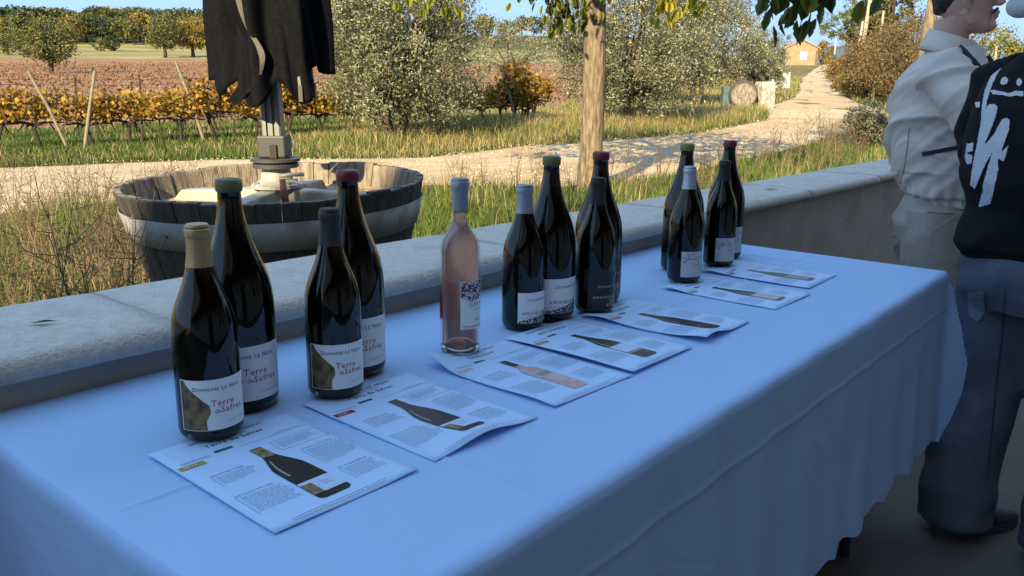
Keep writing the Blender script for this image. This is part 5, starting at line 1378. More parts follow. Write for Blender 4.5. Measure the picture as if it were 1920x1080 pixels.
for i in range(7):
    x0 = -CR + .03 + (2 * CR - .06) * i / 7; x1 = -CR + .03 + (2 * CR - .06) * (i + 1) / 7 - .006; R3 = CR - .035
    bb = MB(); n = 5; xs = np.linspace(x0, x1, n); up = [math.sqrt(max(0, R3 * R3 - x * x)) for x in xs]
    V = [(x, -.455, CR + .06 + u) for x, u in zip(xs, up)] + [(x, -.455, CR + .06 - u) for x, u in zip(xs, up)] + [(x, -.43, CR + .06 + u) for x, u in zip(xs, up)] + [(x, -.43, CR + .06 - u) for x, u in zip(xs, up)]
    F = [(k, k + 1, n + k + 1, n + k) for k in range(n - 1)] + [(2 * n + k, 3 * n + k, 3 * n + k + 1, 2 * n + k + 1) for k in range(n - 1)]
    bb.add(V, F); bb.build('head_board', M_cask, ck)
M_stone = pmat('lichened_stone', (.20, .19, .17), (.46, .44, .40), scale=6, rough=.95, bump=.7, bscale=14, detail=9)
st = MB(); n = 9
for (zz, s) in ((-.1, 1.03), (.3, 1.02), (.7, .99), (1.0, .97), (1.06, .9)):
    for (sx, sy) in ((-1, -1), (-.33, -1.03), (.33, -1.02), (1, -1), (1.02, 0), (1, 1), (0, 1.03), (-1, 1), (-1.03, 0)):
        st.V.append((sx * .30 * s + .02 * mnoise.noise((sx * 2, sy * 2, zz * 3)), sy * .3 * s, zz + .03 * mnoise.noise((sx, sy, zz))))
st.F = [(j * n + i, j * n + (i + 1) % n, (j + 1) * n + (i + 1) % n, (j + 1) * n + i) for j in range(4) for i in range(n)] + [tuple(4 * n + i for i in range(n))]
tag(st.build('stone_block', M_stone, None, loc=at_px(1428, 34.6), rot=(0, 0, .25)), 'upright mottled grey stone block beside the lying cask', 'stone')
tb = MB(); tb.box((0, 0, .42), (.32, .5, .84)); tag(tb.build('storage_bin', pmat('teal_bin', (.05, .10, .11), (.08, .14, .15), scale=5, rough=.6), None, bevel=.03, loc=at_px(1356, 34.9)), 'dull teal bin half hidden behind the lying cask', 'bin')
sg = empty('panel_sign', at_px(1456, 46.5), 0, 'two pale upright panels on posts left of the rising road', 'sign')
M_panel = pmat('pale_mottled_panel', (.42, .42, .41), (.66, .66, .63), scale=5, rough=.7)
for dx in (-.33, .3):
    b = MB(); b.box((dx, 0, .95), (.42, .03, .86)); b.build('panel', M_panel, sg, bevel=.004)
    b = MB(); b.box((dx, .035, .52), (.07, .035, 1.1)); b.build('post', M_post, sg)
# utility poles
M_pole = pmat('grey_timber_pole', (.30, .25, .19), (.44, .38, .30), scale=8, rough=.9, stretch=(3, 3, .3))
def pole(px, d, h, r, tilt, label):
    b = MB(); b.tube([(0, 0, -.2), (tilt * .5, 0, h * .5), (tilt, 0, h)], [r, r * .9, r * .75], 10)
    tag(b.build('utility_pole', M_pole, None, smooth=True, loc=at_px(px, d)), label, 'pole')
pole(1597, 50.5, 8.2, .13, .5, 'tall grey timber utility pole leaning right at the brown shrub')
pole(1590, 49.5, 4.2, .09, .25, 'shorter thin pole just left of the tall utility pole')
pole(1632, 46.5, 4.6, .075, .06, 'thin pale pole rising through the brown shrub')
pole(1552, 118, 4.5, .13, 0, 'distant thin pole at the road crest')
pole(1850, 68, 3.4, .1, 0, 'pale pole in front of the yellow-green tree by the hooded figure')
post(at_px(1631, 44.2), at_px(1631.5, 44.2, 1.0), .09, 'short pale fence post at the brown shrub', M_post, 'fence_post')
# cottage
M_cot = pmat('ochre_render', (.25, .175, .115), (.33, .245, .165), scale=1.2, rough=.95, bump=.2, bscale=8); M_cottile = pmat('old_roof_tile', (.34, .18, .11), (.48, .29, .18), scale=3, rough=.9); M_shut = pmat('pale_shutter', (.62, .60, .52), rough=.7); M_cdark = pmat('dark_stone_corner', (.10, .07, .05), (.17, .12, .09), scale=4, rough=.95)
ct_ = empty('cottage', at_px(1491, 149) + Vector((0, 0, -.25)), R_(-4), 'ochre stone cottage with low tiled gable at the top of the road', 'house')
hw, dp, eh, rh = 2.72, 7.0, 3.05, 4.35
b = MB(); b.add([(-hw, 0, 0), (hw, 0, 0), (hw, 0, eh), (0, 0, rh), (-hw, 0, eh), (-hw, dp, 0), (hw, dp, 0), (hw, dp, eh), (0, dp, rh), (-hw, dp, eh)], [(0, 1, 2, 3, 4), (9, 8, 7, 6, 5), (1, 6, 7, 2), (0, 4, 9, 5)]); b.build('wall', M_cot, ct_)
for s in (-1, 1):
    b = MB(); sl = (rh - eh) / hw; e = .45
    P = [(0, -.3, rh + .02), (s * (hw + e), -.3, eh - sl * e + .02), (s * (hw + e), dp + .3, eh - sl * e + .02), (0, dp + .3, rh + .02)]
    b.add(P + [(x, y, z + .16) for x, y, z in P], [(0, 1, 2, 3), (7, 6, 5, 4), (0, 4, 5, 1), (1, 5, 6, 2), (2, 6, 7, 3)]); b.build('roof', M_cottile, ct_)
b = MB(); b.box((.35, -.03, 1.75), (1.15, .06, 1.3)); w_ = b.build('window', M_shut, ct_); b = MB(); b.box((.35, -.065, 1.75), (.05, .02, 1.26)); b.build('shutter_gap', M_cdark, w_)
b = MB(); b.add([(hw - .35, -.22, 0), (hw + .12, -.22, 0), (hw + .12, .5, 0), (hw - .35, .5, 0), (hw - .3, -.04, eh - .35), (hw + .05, -.04, eh - .35), (hw + .05, .5, eh - .35), (hw - .3, .5, eh - .35)], [(0, 1, 5, 4), (1, 2, 6, 5), (2, 3, 7, 6), (3, 0, 4, 7), (4, 5, 6, 7)]); b.build('buttress', M_cdark, ct_)
# ------------------------------------------------------------------ people
def ring_loft(secs, seg=28):
    """secs: (centre, half-width vector, half-depth vector) rings joined into a closed tube"""
    V = []; F = []
    for c, a, b_ in secs:
        c, a, b_ = Vector(c), Vector(a), Vector(b_)
        for i in range(seg):
            t = 2 * math.pi * i / seg; ct, s_ = math.cos(t), math.sin(t)
            e = .86; V.append(c + a * math.copysign(abs(ct) ** e, ct) + b_ * math.copysign(abs(s_) ** e, s_))
    for j in range(len(secs) - 1):
        for i in range(seg): F.append((j * seg + i, j * seg + (i + 1) % seg, (j + 1) * seg + (i + 1) % seg, (j + 1) * seg + i))
    F.append(tuple(reversed(range(seg)))); F.append(tuple((len(secs) - 1) * seg + i for i in range(seg)))
    return V, F
def limb_secs(pts, rads, flat=1.0):
    pts = [Vector(p) for p in pts]; out = []; n0 = None
    for i, p in enumerate(pts):
        d = (pts[min(i + 1, len(pts) - 1)] - pts[max(i - 1, 0)]).normalized()
        if n0 is None: n0 = d.cross(Vector((0, 1, 0)) if abs(d.y) < .8 else Vector((1, 0, 0))).normalized()
        n0 = (n0 - d * n0.dot(d)).normalized(); b_ = d.cross(n0); out.append((p, n0 * rads[i], b_ * rads[i] * flat))
    return out
def fuse(name, mb, voxel, smooth=6, warp=None):
    """melt overlapping closed shapes into one continuous skin, then shape it"""
    me = py_mesh('tmp', mb.V, mb.F); o = bpy.data.objects.new('tmp', me); col.objects.link(o)
    bm = bmesh.new(); bm.from_mesh(me); bmesh.ops.recalc_face_normals(bm, faces=bm.faces); bm.to_mesh(me); bm.free()
    r = o.modifiers.new('r', 'REMESH'); r.mode = 'VOXEL'; r.voxel_size = voxel; r.use_smooth_shade = True
    s = o.modifiers.new('s', 'SMOOTH'); s.factor = .5; s.iterations = smooth
    bpy.context.view_layer.update(); dg = bpy.context.evaluated_depsgraph_get()
    out = bpy.data.meshes.new_from_object(o.evaluated_get(dg)); out.name = name
    bpy.data.objects.remove(o); bpy.data.meshes.remove(me)
    if warp:
        n = len(out.vertices); co = np.empty(n * 3, np.float32); no = np.empty(n * 3, np.float32)
        out.vertices.foreach_get('co', co); out.vertices.foreach_get('normal', no); co = co.reshape(-1, 3); no = no.reshape(-1, 3)
        d = np.array([warp(Vector(p), Vector(q)) for p, q in zip(co, no)], np.float32); co = co + no * d[:, None]
        out.vertices.foreach_set('co', co.ravel()); out.update()
    out.polygons.foreach_set('use_smooth', [True] * len(out.polygons))
    return out
def skinmat():
    m = pmat('skin', (.56, .34, .26), (.64, .41, .32), scale=14, rough=.5, bump=.06, bscale=160)
    b = m.node_tree.nodes['Principled BSDF']; b.inputs['Subsurface Weight'].default_value = .12; b.inputs['Subsurface Radius'].default_value = (.01, .004, .002); return m
M_skin = skinmat()

def head_shapes(mb, c, f, l, s=1.0, nose=True):
    """c = middle of the head, f forward, l left; adds skull, jaw, nose, lips, chin, neck stump, ears"""
    u = Vector((0, 0, 1)); c = Vector(c)
    P = lambda x, y, z: c + f * (x * s) + l * (y * s) + u * (z * s)
    rows = [(-.118, .046, .034, .032), (-.106, .036, .048, .048), (-.085, .022, .057, .064), (-.05, .0, .065, .084), (-.02, -.008, .070, .093), (.02, -.010, .074, .098), (.06, -.009, .077, .101), (.09, -.012, .070, .090), (.11, -.016, .052, .066), (.122, -.018, .022, .03)]
    V, F = ring_loft([(P(x, 0, z), l * (w * s), f * (d * s)) for z, x, w, d in rows], 32); mb.add(V, F)
    if nose:
        V, F = ring_loft([(P(.088, 0, .03), l * .011 * s, f * .010 * s), (P(.100, 0, .008), l * .0125 * s, f * .014 * s), (P(.108, 0, -.016), l * .017 * s, f * .017 * s), (P(.100, 0, -.027), l * .015 * s, f * .012 * s)], 16); mb.add(V, F)     # nose
        V, F = ring_loft([(P(.092, 0, -.040), l * .022 * s, f * .012 * s), (P(.098, 0, -.050), l * .027 * s, f * .0135 * s), (P(.095, 0, -.056), l * .026 * s, f * .010 * s)], 16); mb.add(V, F)    # upper lip
        V, F = ring_loft([(P(.093, 0, -.058), l * .024 * s, f * .012 * s), (P(.094, 0, -.066), l * .023 * s, f * .013 * s), (P(.086, 0, -.074), l * .018 * s, f * .012 * s)], 16); mb.add(V, F)
        V, F = ring_loft([(P(.080, 0, -.076), l * .026 * s, f * .018 * s), (P(.088, 0, -.094), l * .028 * s, f * .019 * s), (P(.078, 0, -.112), l * .024 * s, f * .018 * s), (P(.06, 0, -.118), l * .024 * s, f * .02 * s)], 16); mb.add(V, F)     # chin
        V, F = ring_loft([(P(.080, 0, .048), l * .055 * s, f * .016 * s), (P(.086, 0, .04), l * .057 * s, f * .016 * s), (P(.078, 0, .03), l * .052 * s, f * .014 * s)], 16); mb.add(V, F)      # brow
    # jaw line
    for sy in (1, -1):
        V, F = ring_loft(limb_secs([P(-.005, sy * .062, -.045), P(.02, sy * .056, -.078), P(.068, sy * .026, -.104)], [.020 * s, .019 * s, .018 * s]), 12); mb.add(V, F)
def ear_shape(mb, c, f, l, sy, s=1.0):
    u = Vector((0, 0, 1)); P = lambda x, y, z: Vector(c) + f * (x * s) + l * (y * s) + u * (z * s)
    pts = [P(.006, sy * .076, -.036), P(-.006, sy * .084, -.028), P(-.024, sy * .092, .0), P(-.030, sy * .095, .020), P(-.016, sy * .091, .036), P(.006, sy * .082, .030), P(.010, sy * .078, .012)]
    V, F = tube_arr(pts, [.0075 * s, .0078 * s, .0062 * s, .0062 * s, .0062 * s, .0058 * s, .005 * s], 8); mb.add(V, F)
    V, F = ring_loft([(P(-.006, sy * .072, -.028), f * .010 * s, l * .005), (P(-.006, sy * .077, 0), f * .017 * s, l * .005), (P(-.006, sy * .078, .026), f * .013 * s, l * .004)], 12); mb.add(V, F)
def hand_shapes(mb, wrist, d, palm_n, s=1.0):
    """a half-curled hand: d along the fingers, palm_n out of the palm"""
    d = Vector(d).normalized(); n = Vector(palm_n).normalized(); w = d.cross(n).normalized(); W = Vector(wrist)
    V, F = ring_loft([(W - d * .02, w * .027 * s, n * .020 * s), (W + d * .03 * s, w * .037 * s, n * .017 * s), (W + d * .085 * s, w * .041 * s, n * .013 * s)], 16); mb.add(V, F)
    for k, (o, L) in enumerate(((-.030, .066), (-.010, .076), (.010, .072), (.029, .058))):
        b0 = W + d * .078 * s + w * o * s; p1 = b0 + (d * .8 + n * .45).normalized() * L * .5 * s; p2 = p1 + (d * .35 + n * .95).normalized() * L * .35 * s; p3 = p2 + (n - d * .15).normalized() * L * .28 * s
        V, F = tube_arr([b0, p1, p2, p3], [.0098 * s, .009 * s, .0082 * s, .0066 * s], 9); mb.add(V, F)
    t0 = W + d * .025 * s - w * .032 * s; V, F = tube_arr([t0, t0 + (d * .6 - w * .6 + n * .4).normalized() * .036 * s, t0 + (d * .9 - w * .25 + n * .5).normalized() * .068 * s], [.0125 * s, .0105 * s, .008 * s], 9); mb.add(V, F)
def shoe(parent, heel, f, l, mat, sole):
    P = lambda x, y, z: Vector(heel) + f * x + l * y + Vector((0, 0, z))
    b = MB(); V, F = ring_loft([(P(.0, 0, .035), l * .034, Vector((0, 0, .030))), (P(.05, 0, .05), l * .042, Vector((0, 0, .045))), (P(.12, 0, .047), l * .044, Vector((0, 0, .042))), (P(.19, 0, .038), l * .048, Vector((0, 0, .032))), (P(.25, 0, .032), l * .044, Vector((0, 0, .026))), (P(.282, 0, .028), l * .026, Vector((0, 0, .018)))], 18); b.add(V, F)
    V, F = ring_loft([(P(.045, 0, .05), l * .042, f * .05), (P(.04, 0, .10), l * .042, f * .05), (P(.035, 0, .14), l * .045, f * .052)], 18); b.add(V, F)
    o = obj('shoe', fuse('shoe', b, .009, 3), mat, parent)
    b = MB(); n = 24; pr = []
    for i in range(n):
        a = 2 * math.pi * i / n; pr.append(P(.138 + .155 * math.cos(a), .052 * math.sin(a) * (1 + .12 * math.cos(a)), 0))
    b.add([p + Vector((0, 0, .003)) for p in pr] + [p + Vector((0, 0, .026)) for p in pr], [(i, (i + 1) % n, n + (i + 1) % n, n + i) for i in range(n)] + [tuple(reversed(range(n))), tuple(range(n, 2 * n))]); b.build('sole', sole, o)
def folds(scale, amp, seed=0, lo=0.0, tilt=.8):
    """long soft creases running two ways across the cloth"""
    A1, A2 = Vector((.45, .45, tilt)).normalized(), Vector((.6, -.35, -tilt)).normalized()
    B1, B2 = Vector((.8, -.3, -.45)).normalized(), Vector((.55, .6, .4)).normalized()
    def w(p, n):
        k = .5 * mnoise.noise((p.x * scale * .4 + seed, p.y * scale * .4, p.z * scale * .4)); out = 0
        for a, b_, m in ((A1, B1, 1.0), (A2, B2, .8)):
            v = mnoise.noise((p.dot(a) * scale + k + seed, p.dot(b_) * scale * .28, seed * 1.7 + m)); r = max(0, 1 - abs(v) * 2.4); mask = max(0, .5 + 1.3 * mnoise.noise((p.x * 3 + seed, p.y * 3 + m * 7, p.z * 3)))
            out += m * (r ** 1.5 * mask - .25)
        return amp * out * (1 if p.z > lo + .12 else max(.2, (p.z - lo) / .12))
    return w

# ---- man in the beige jacket, in profile, arms folded up before him
def man():
    ph = R_(-22); f = Vector((math.cos(ph), math.sin(ph), 0)); l = Vector((-f.y, f.x, 0)); base = Vector((1.655, 3.22, 0)); u = Vector((0, 0, 1))
    root = empty('person', base, 0, 'man in a beige zip jacket and grey trousers standing in profile beyond the table', 'person')
    P = lambda x, y, z: f * x + l * y + u * z
    SH = M_shoe_d = pmat('dark_shoe', (.03, .03, .035), rough=.6); sole = pmat('shoe_sole', (.12, .12, .12), rough=.8)
    # body: one continuous figure
    b = MB(); hc = P(.006, 0, 1.634)
    head_shapes(b, hc, f, l, 1.04)
    V, F = ring_loft([(P(-.03, 0, 1.36), l * .10, f * .09), (P(-.03, 0, 1.44), l * .066, f * .066), (P(-.03, 0, 1.50), l * .060, f * .060), (P(-.028, 0, 1.56), l * .060, f * .064)], 24); b.add(V, F)
    V, F = ring_loft([(P(0, 0, .90), l * .12, f * .085), (P(0, 0, 1.05), l * .13, f * .09), (P(0, 0, 1.22), l * .15, f * .105), (P(-.02, 0, 1.36), l * .17, f * .10), (P(-.02, 0, 1.41), l * .10, f * .07)], 24); b.add(V, F)
    arms = {-1: [P(-.05, -.175, 1.36), P(.015, -.25, 1.285), P(.11, -.265, 1.195), P(.21, -.215, 1.255), P(.30, -.12, 1.345)], 1: [P(-.02, .17, 1.355), P(.0, .235, 1.25), P(.08, .25, 1.13), P(.21, .18, 1.17), P(.32, .07, 1.23)]}
    for s, pts in arms.items():
        V, F = ring_loft(limb_secs(pts, [.052, .046, .042, .036, .028]), 16); b.add(V, F)
        d = (pts[-1] - pts[-2]).normalized(); hand_shapes(b, pts[-1], d, (Vector((0, 0, 1)) * .2 + l * (-s) * .9), 1.0)
    for s in (-1, 1):
        V, F = ring_loft(limb_secs([P(0, s * .085, .95), P(.01, s * .1, .7), P(.02, s * .1, .47), P(0, s * .105, .28), P(-.01, s * .11, .06)], [.065, .068, .055, .052, .036]), 16); b.add(V, F)
    ear_shape(b, hc, f, l, -1, 1.15); ear_shape(b, hc, f, l, 1, 1.15)
    obj('body', fuse('body', b, .0042, 1), M_skin, root)
    # hair, moustache, eyes
    M_hair = pmat('dark_brown_hair', (.018, .012, .009), (.05, .034, .024), scale=90, rough=.6, bump=.9, bscale=140, stretch=(1, 1, .3))
    b = MB(); hp = lambda x, y, z: hc + f * x + l * y + u * z
    V, F = ring_loft([(hp(-.072, 0, -.055), l * .050, f * .030), (hp(-.066, 0, -.02), l * .068, f * .045), (hp(-.045, 0, .02), l * .083, f * .073), (hp(-.026, 0, .06), l * .086, f * .096), (hp(-.016, 0, .10), l * .08, f * .102), (hp(-.018, 0, .132), l * .055, f * .075), (hp(-.02, 0, .148), l * .02, f * .03)], 32); b.add(V, F)
    obj('hair', fuse('hair', b, .006, 2, folds(60, .004, 3)), M_hair, root)
    b = MB()
    for s in (-1, 1):
        V, F = tube_arr([hp(.1045, 0, -.0375), hp(.102, s * .016, -.040), hp(.091, s * .030, -.049), hp(.083, s * .037, -.058)], [.0048, .0062, .0058, .003], 8); b.add(V, F)
    obj('moustache', fuse('moustache', b, .003, 1, folds(200, .0012, 1)), pmat('brown_moustache', (.05, .032, .022), (.09, .06, .042), scale=150, rough=.8), root)
    M_eye = pmat('eye_white', (.6, .58, .55), rough=.2); M_iris = pmat('iris_brown', (.03, .018, .01), rough=.1)
    for s in (-1, 1):
        bb = MB(); bb.lathe([(.0005, -.011), (.008, -.008), (.0112, 0), (.008, .008), (.0005, .011)], 16, tuple(hp(.076, s * .031, .012))); e = bb.build('eye', M_eye, root, smooth=True)
        bb = MB(); bb.lathe([(.0005, -.0055), (.004, -.004), (.0055, 0), (.004, .004), (.0005, .0055)], 12, tuple(hp(.0835, s * .031, .012))); bb.build('iris', M_iris, e, smooth=True)
        bb = MB(); V, F = tube_arr([hp(.085, s * .016, .034), hp(.084, s * .034, .04), hp(.07, s * .05, .034)], [.003, .004, .002], 6); bb.add(V, F); bb.build('eyebrow', M_hair, root, smooth=True)
    # jacket: wide cut, stand-up collar, gathered hem
    M_jk = pmat('beige_nylon_jacket', (.60, .53, .455), (.66, .585, .505), scale=5, rough=.62, bump=.12, bscale=220, sheen=.1, wrinkle=.8, wscale=5)
    b = MB()
    V, F = ring_loft([(P(.03, 0, .868), l * .180, f * .132), (P(.028, 0, .885), l * .188, f * .140), (P(.018, 0, .915), l * .204, f * .160), (P(.0, 0, 1.00), l * .212, f * .178), (P(-.014, 0, 1.12), l * .216, f * .190), (P(-.022, 0, 1.24), l * .218, f * .194), (P(-.026, 0, 1.33), l * .212, f * .176), (P(-.022, 0, 1.39), l * .19, f * .143), (P(-.016, 0, 1.43), l * .14, f * .115), (P(-.014, 0, 1.455), l * .095, f * .092)], 40); b.add(V, F)
    wf = folds(8.0, .024, 2); wf2 = folds(18, .008, 9)
    def jw(p, n): 
        k = 1.0 + .6 * (p.z < 1.0); hem = -.008 * math.exp(-((p.z - .895) / .009) ** 2) + .004 * math.sin(math.atan2(p.y, p.x) * 26) * math.exp(-((p.z - .9) / .05) ** 2)
        return wf(p, n) * k + wf2(p, n) + hem
    jk = obj('jacket', fuse('jacket', b, .0075, 3, jw), M_jk, root)
    for s, pts in arms.items():
        b = MB(); q = [P(-.035, s * .11, 1.385)] + pts[0:1] + [pts[1], pts[2] + Vector((0, 0, -.012)), pts[3], pts[4] - (pts[4] - pts[3]) * .1]
        V, F = ring_loft(limb_secs(q, [.062, .092, .097, .094, .082, .052]), 28); b.add(V, F)
        sf_ = folds(13, .024, 4 + s); obj('sleeve', fuse('sleeve', b, .007, 3, lambda p, n: sf_(p, n)), M_jk, jk)
    # collar
    b = MB(); n = 40; V = []; F = []
    for j, (z, k, o) in enumerate(((1.425, 1.22, 0), (1.455, 1.10, .004), (1.49, 1.03, .006), (1.522, 1.05, .004), (1.525, 1.12, .0), (1.50, 1.24, .0), (1.475, 1.36, .0), (1.455, 1.44, .0))):
        for i in range(n + 1):
            a = R_(18) + (2 * math.pi - R_(36)) * i / n; fr = .5 + .5 * math.cos(a); V.append(P(-.030 + .078 * k * math.cos(a) + .012, .078 * k * math.sin(a), z - .055 * fr - .012 * fr * (j > 3)))
    m_ = n + 1; F = [(j * m_ + i, j * m_ + i + 1, (j + 1) * m_ + i + 1, (j + 1) * m_ + i) for j in range(7) for i in range(n)]
    c_ = obj('collar', py_mesh('collar', V, F, True), M_jk, jk); sd = c_.modifiers.new('t', 'SOLIDIFY'); sd.thickness = .005
    bv = BVHTree.FromPolygons([v.co for v in jk.data.vertices], [tuple(p.vertices) for p in jk.data.polygons])
    M_zip = pmat('black_zip_tape', (.014, .015, .02), rough=.7)
    def on_jacket(name, pts, w, off=.004, mat=M_zip, par=None, side=-1):
        V = []; q = []
        for p in pts:
            hit = bv.ray_cast(p + l * (side * .6), l * (-side)); q.append((hit[0] if hit[0] else p) + l * side * off)
        for i, p in enumerate(q):
            d = (q[min(i + 1, len(q) - 1)] - q[max(i - 1, 0)]).normalized(); nn = d.cross(l).normalized() * w; V += [p + nn, p - nn]
        o = obj(name, py_mesh(name, V, [(2 * i, 2 * i + 1, 2 * i + 3, 2 * i + 2) for i in range(len(q) - 1)]), mat, par or jk); s_ = o.modifiers.new('t', 'SOLIDIFY'); s_.thickness = .003; return o
    on_jacket('pocket_zip', [P(-.092 + .14 * t, 0, 1.074 + .036 * t) for t in np.linspace(0, 1, 14)], .0075)
    on_jacket('pocket_seam', [P(-.142, 0, 1.30 - .39 * t) for t in np.linspace(.35, .92, 18)], .0015, .0025, pmat('seam_shadow', (.28, .255, .225), rough=.9))
    on_jacket('strap', [P(-.02 + .14 * t, 0, 1.45 - .16 * t) for t in np.linspace(0, 1, 14)], .022, .006)
    # front zip line and shirt collar
    b = MB(); V, F = tube_arr([P(.10, -.004, 1.43), P(.135, -.01, 1.38), P(.165, -.012, 1.30), P(.185, -.012, 1.2)], [.008, .008, .008, .008], 6); b.add(V, F); b.build('zip', M_zip, jk, smooth=True)
    b = MB(); V, F = ring_loft([(P(-.02, 0, 1.42), l * .085, f * .082), (P(-.025, 0, 1.455), l * .070, f * .071), (P(-.022, 0, 1.475), l * .066, f * .067)], 28); b.add(V, F); obj('shirt', py_mesh('shirt', b.V, b.F, True), pmat('navy_shirt', (.012, .015, .03), rough=.85), root)
    # trousers
    M_tr = pmat('stone_grey_trousers', (.34, .295, .25), (.40, .35, .30), scale=9, rough=.85, bump=.2, bscale=200, wrinkle=.9, wscale=6)
    b = MB(); V, F = ring_loft([(P(0, 0, .95), l * .17, f * .115), (P(-.004, 0, .88), l * .185, f * .135), (P(-.012, 0, .80), l * .195, f * .150), (P(-.01, 0, .73), l * .18, f * .14)], 32); b.add(V, F)
    for s in (-1, 1):
        V, F = ring_loft(limb_secs([P(-.005, s * .085, .86), P(-.003, s * .105, .70), P(.008, s * .118, .5), P(0, s * .125, .3), P(-.01, s * .13, .12), P(-.01, s * .13, .05)], [.125, .122, .112, .105, .10, .098]), 24); b.add(V, F)
    tr = obj('trousers', fuse('trousers', b, .009, 3, folds(9, .024, 6)), M_tr, root)
    bv = BVHTree.FromPolygons([v.co for v in tr.data.vertices], [tuple(p.vertices) for p in tr.data.polygons])
    on_jacket('pocket_edge', [P(-.03 + .085 * t, 0, .79 + .075 * t) for t in np.linspace(0, 1, 10)], .004, .002, pmat('trouser_stitch', (.36, .33, .30), rough=.9), tr)
    for s in (-1, 1): shoe(root, P(-.075, s * .13, 0), f, l, SH, sole)
random.seed(1); man()

# ---- person in the black sweatshirt, seen from behind and the side
def hooded():
    ph = R_(16); f = Vector((math.cos(ph), math.sin(ph), 0)); l = Vector((-f.y, f.x, 0)); base = Vector((1.475, 2.32, 0)); u = Vector((0, 0, 1))
    root = empty('person', base, 0, 'person in black sweatshirt with white brushstroke print, blue jeans and pale knit hat', 'person')
    P = lambda x, y, z: f * x + l * y + u * z
    hc = P(-.005, .0, 1.60)
    b = MB(); head_shapes(b, hc, f, l, 1.0)
    V, F = ring_loft([(P(-.02, 0, 1.32), l * .10, f * .09), (P(.0, 0, 1.42), l * .062, f * .064), (P(-.0, 0, 1.52), l * .060, f * .064)], 24); b.add(V, F)
    V, F = ring_loft([(P(0, 0, .86), l * .15, f * .10), (P(-.01, 0, 1.05), l * .14, f * .095), (P(-.02, 0, 1.22), l * .16, f * .11), (P(-.02, 0, 1.33), l * .17, f * .10), (P(-.01, 0, 1.38), l * .10, f * .07)], 24); b.add(V, F)
    arms = {-1: [P(-.01, -.17, 1.31), P(.02, -.235, 1.15), P(.035, -.25, .98), P(.08, -.235, .86), P(.14, -.2, .78)], 1: [P(-.01, .17, 1.31), P(.02, .23, 1.17), P(.06, .23, 1.04), P(.18, .19, 1.05), P(.28, .1, 1.1)]}
    for s, pts in arms.items():
        V, F = ring_loft(limb_secs(pts, [.052, .046, .042, .036, .028]), 16); b.add(V, F); hand_shapes(b, pts[-1], (pts[-1] - pts[-2]), l * (-s))
    legs = {-1: [P(.01, -.10, .9), P(.02, -.135, .68), P(.03, -.17, .46), P(.02, -.205, .26), P(.0, -.235, .07)], 1: [P(-.01, .06, .9), P(-.03, .055, .68), P(-.055, .04, .46), P(-.10, .015, .26), P(-.14, -.005, .07)]}
    for s, pts in legs.items():
        V, F = ring_loft(limb_secs(pts, [.09, .078, .055, .052, .036]), 16); b.add(V, F)
    ear_shape(b, hc, f, l, -1); ear_shape(b, hc, f, l, 1)
    obj('body', fuse('body', b, .0065, 2), M_skin, root)
    # pale knitted hat with turned-up cuff
    M_hat = pmat('pale_grey_knit', (.42, .42, .41), (.5, .5, .49), scale=60, rough=.95, bump=.5, bscale=220)
    hp = lambda x, y, z: hc + f * x + l * y + u * z
    b = MB(); V, F = ring_loft([(hp(-.024, 0, -.06), l * .085, f * .11), (hp(-.022, 0, .0), l * .090, f * .118), (hp(-.03, 0, .06), l * .095, f * .118), (hp(-.035, 0, .11), l * .085, f * .10), (hp(-.04, 0, .145), l * .05, f * .06), (hp(-.04, 0, .152), l * .015, f * .02)], 36); b.add(V, F); hat = obj('hat', py_mesh('hat', V, F, True), M_hat, root)
    b = MB(); ring_ = [(hp(-.024 + .0 * a, 0, 0), a) for a in range(2)]; pts = [hp(-.026 + .117 * math.cos(a), .09 * math.sin(a), -.045 + .05 * math.cos(a)) for a in np.linspace(0, 2 * math.pi, 40)]
    V, F = tube_arr(pts, .024, 12, 1.0); b.add(V, F); obj('hat_cuff', py_mesh('hat_cuff', V, F, True), M_hat, hat)
    # sweatshirt
    M_sw = pmat('black_sweatshirt', (.0045, .0048, .006), (.008, .0085, .0105), scale=9, rough=.9, bump=.25, bscale=260, spec=.2, wrinkle=.7, wscale=4)
    b = MB()
    V, F = ring_loft([(P(.0, 0, .800), l * .165, f * .135), (P(-.002, 0, .835), l * .172, f * .14), (P(-.004, 0, .865), l * .20, f * .168), (P(.0, 0, .92), l * .21, f * .168), (P(.002, 0, .97), l * .205, f * .152), (P(-.008, 0, 1.05), l * .205, f * .182), (P(-.01, 0, 1.16), l * .208, f * .184), (P(-.004, 0, 1.25), l * .205, f * .170), (P(.01, 0, 1.32), l * .205, f * .145), (P(.02, 0, 1.37), l * .155, f * .115), (P(.02, 0, 1.405), l * .105, f * .095), (P(.02, 0, 1.425), l * .085, f * .085)], 40); b.add(V, F)
    wf = folds(6, .016, 14); sw_me = fuse('sweatshirt', b, .009, 3, lambda p, n: wf(p, n) * (1.3 if p.z < 1.02 else .8))
    sw = obj('sweatshirt', sw_me, M_sw, root)
    for s, pts in arms.items():
        b = MB(); q = [P(-.0, s * .10, 1.345)] + pts[:4] + [pts[4] - (pts[4] - pts[3]) * .15]; V, F = ring_loft(limb_secs(q, [.06, .086, .088, .086, .076, .05]), 28); b.add(V, F)
        sf_ = folds(9, .011, 30 + s); obj('sleeve', fuse('sleeve', b, .008, 3, lambda p, n: sf_(p, n)), M_sw, sw)
    # brushstroke print, laid onto the back of the garment
    bv = BVHTree.FromPolygons([v.co for v in sw_me.vertices], [tuple(p.vertices) for p in sw_me.polygons])
    M_print = pmat('white_knit_print', (.50, .51, .53), (.58, .59, .61), scale=120, rough=.9, bump=.3, bscale=300)
    def X(px, py): return (CAM + (_f + _r * ((px - 960) / 1552.74) + _u * ((540 - py) / 1552.74)) - CAM).normalized()
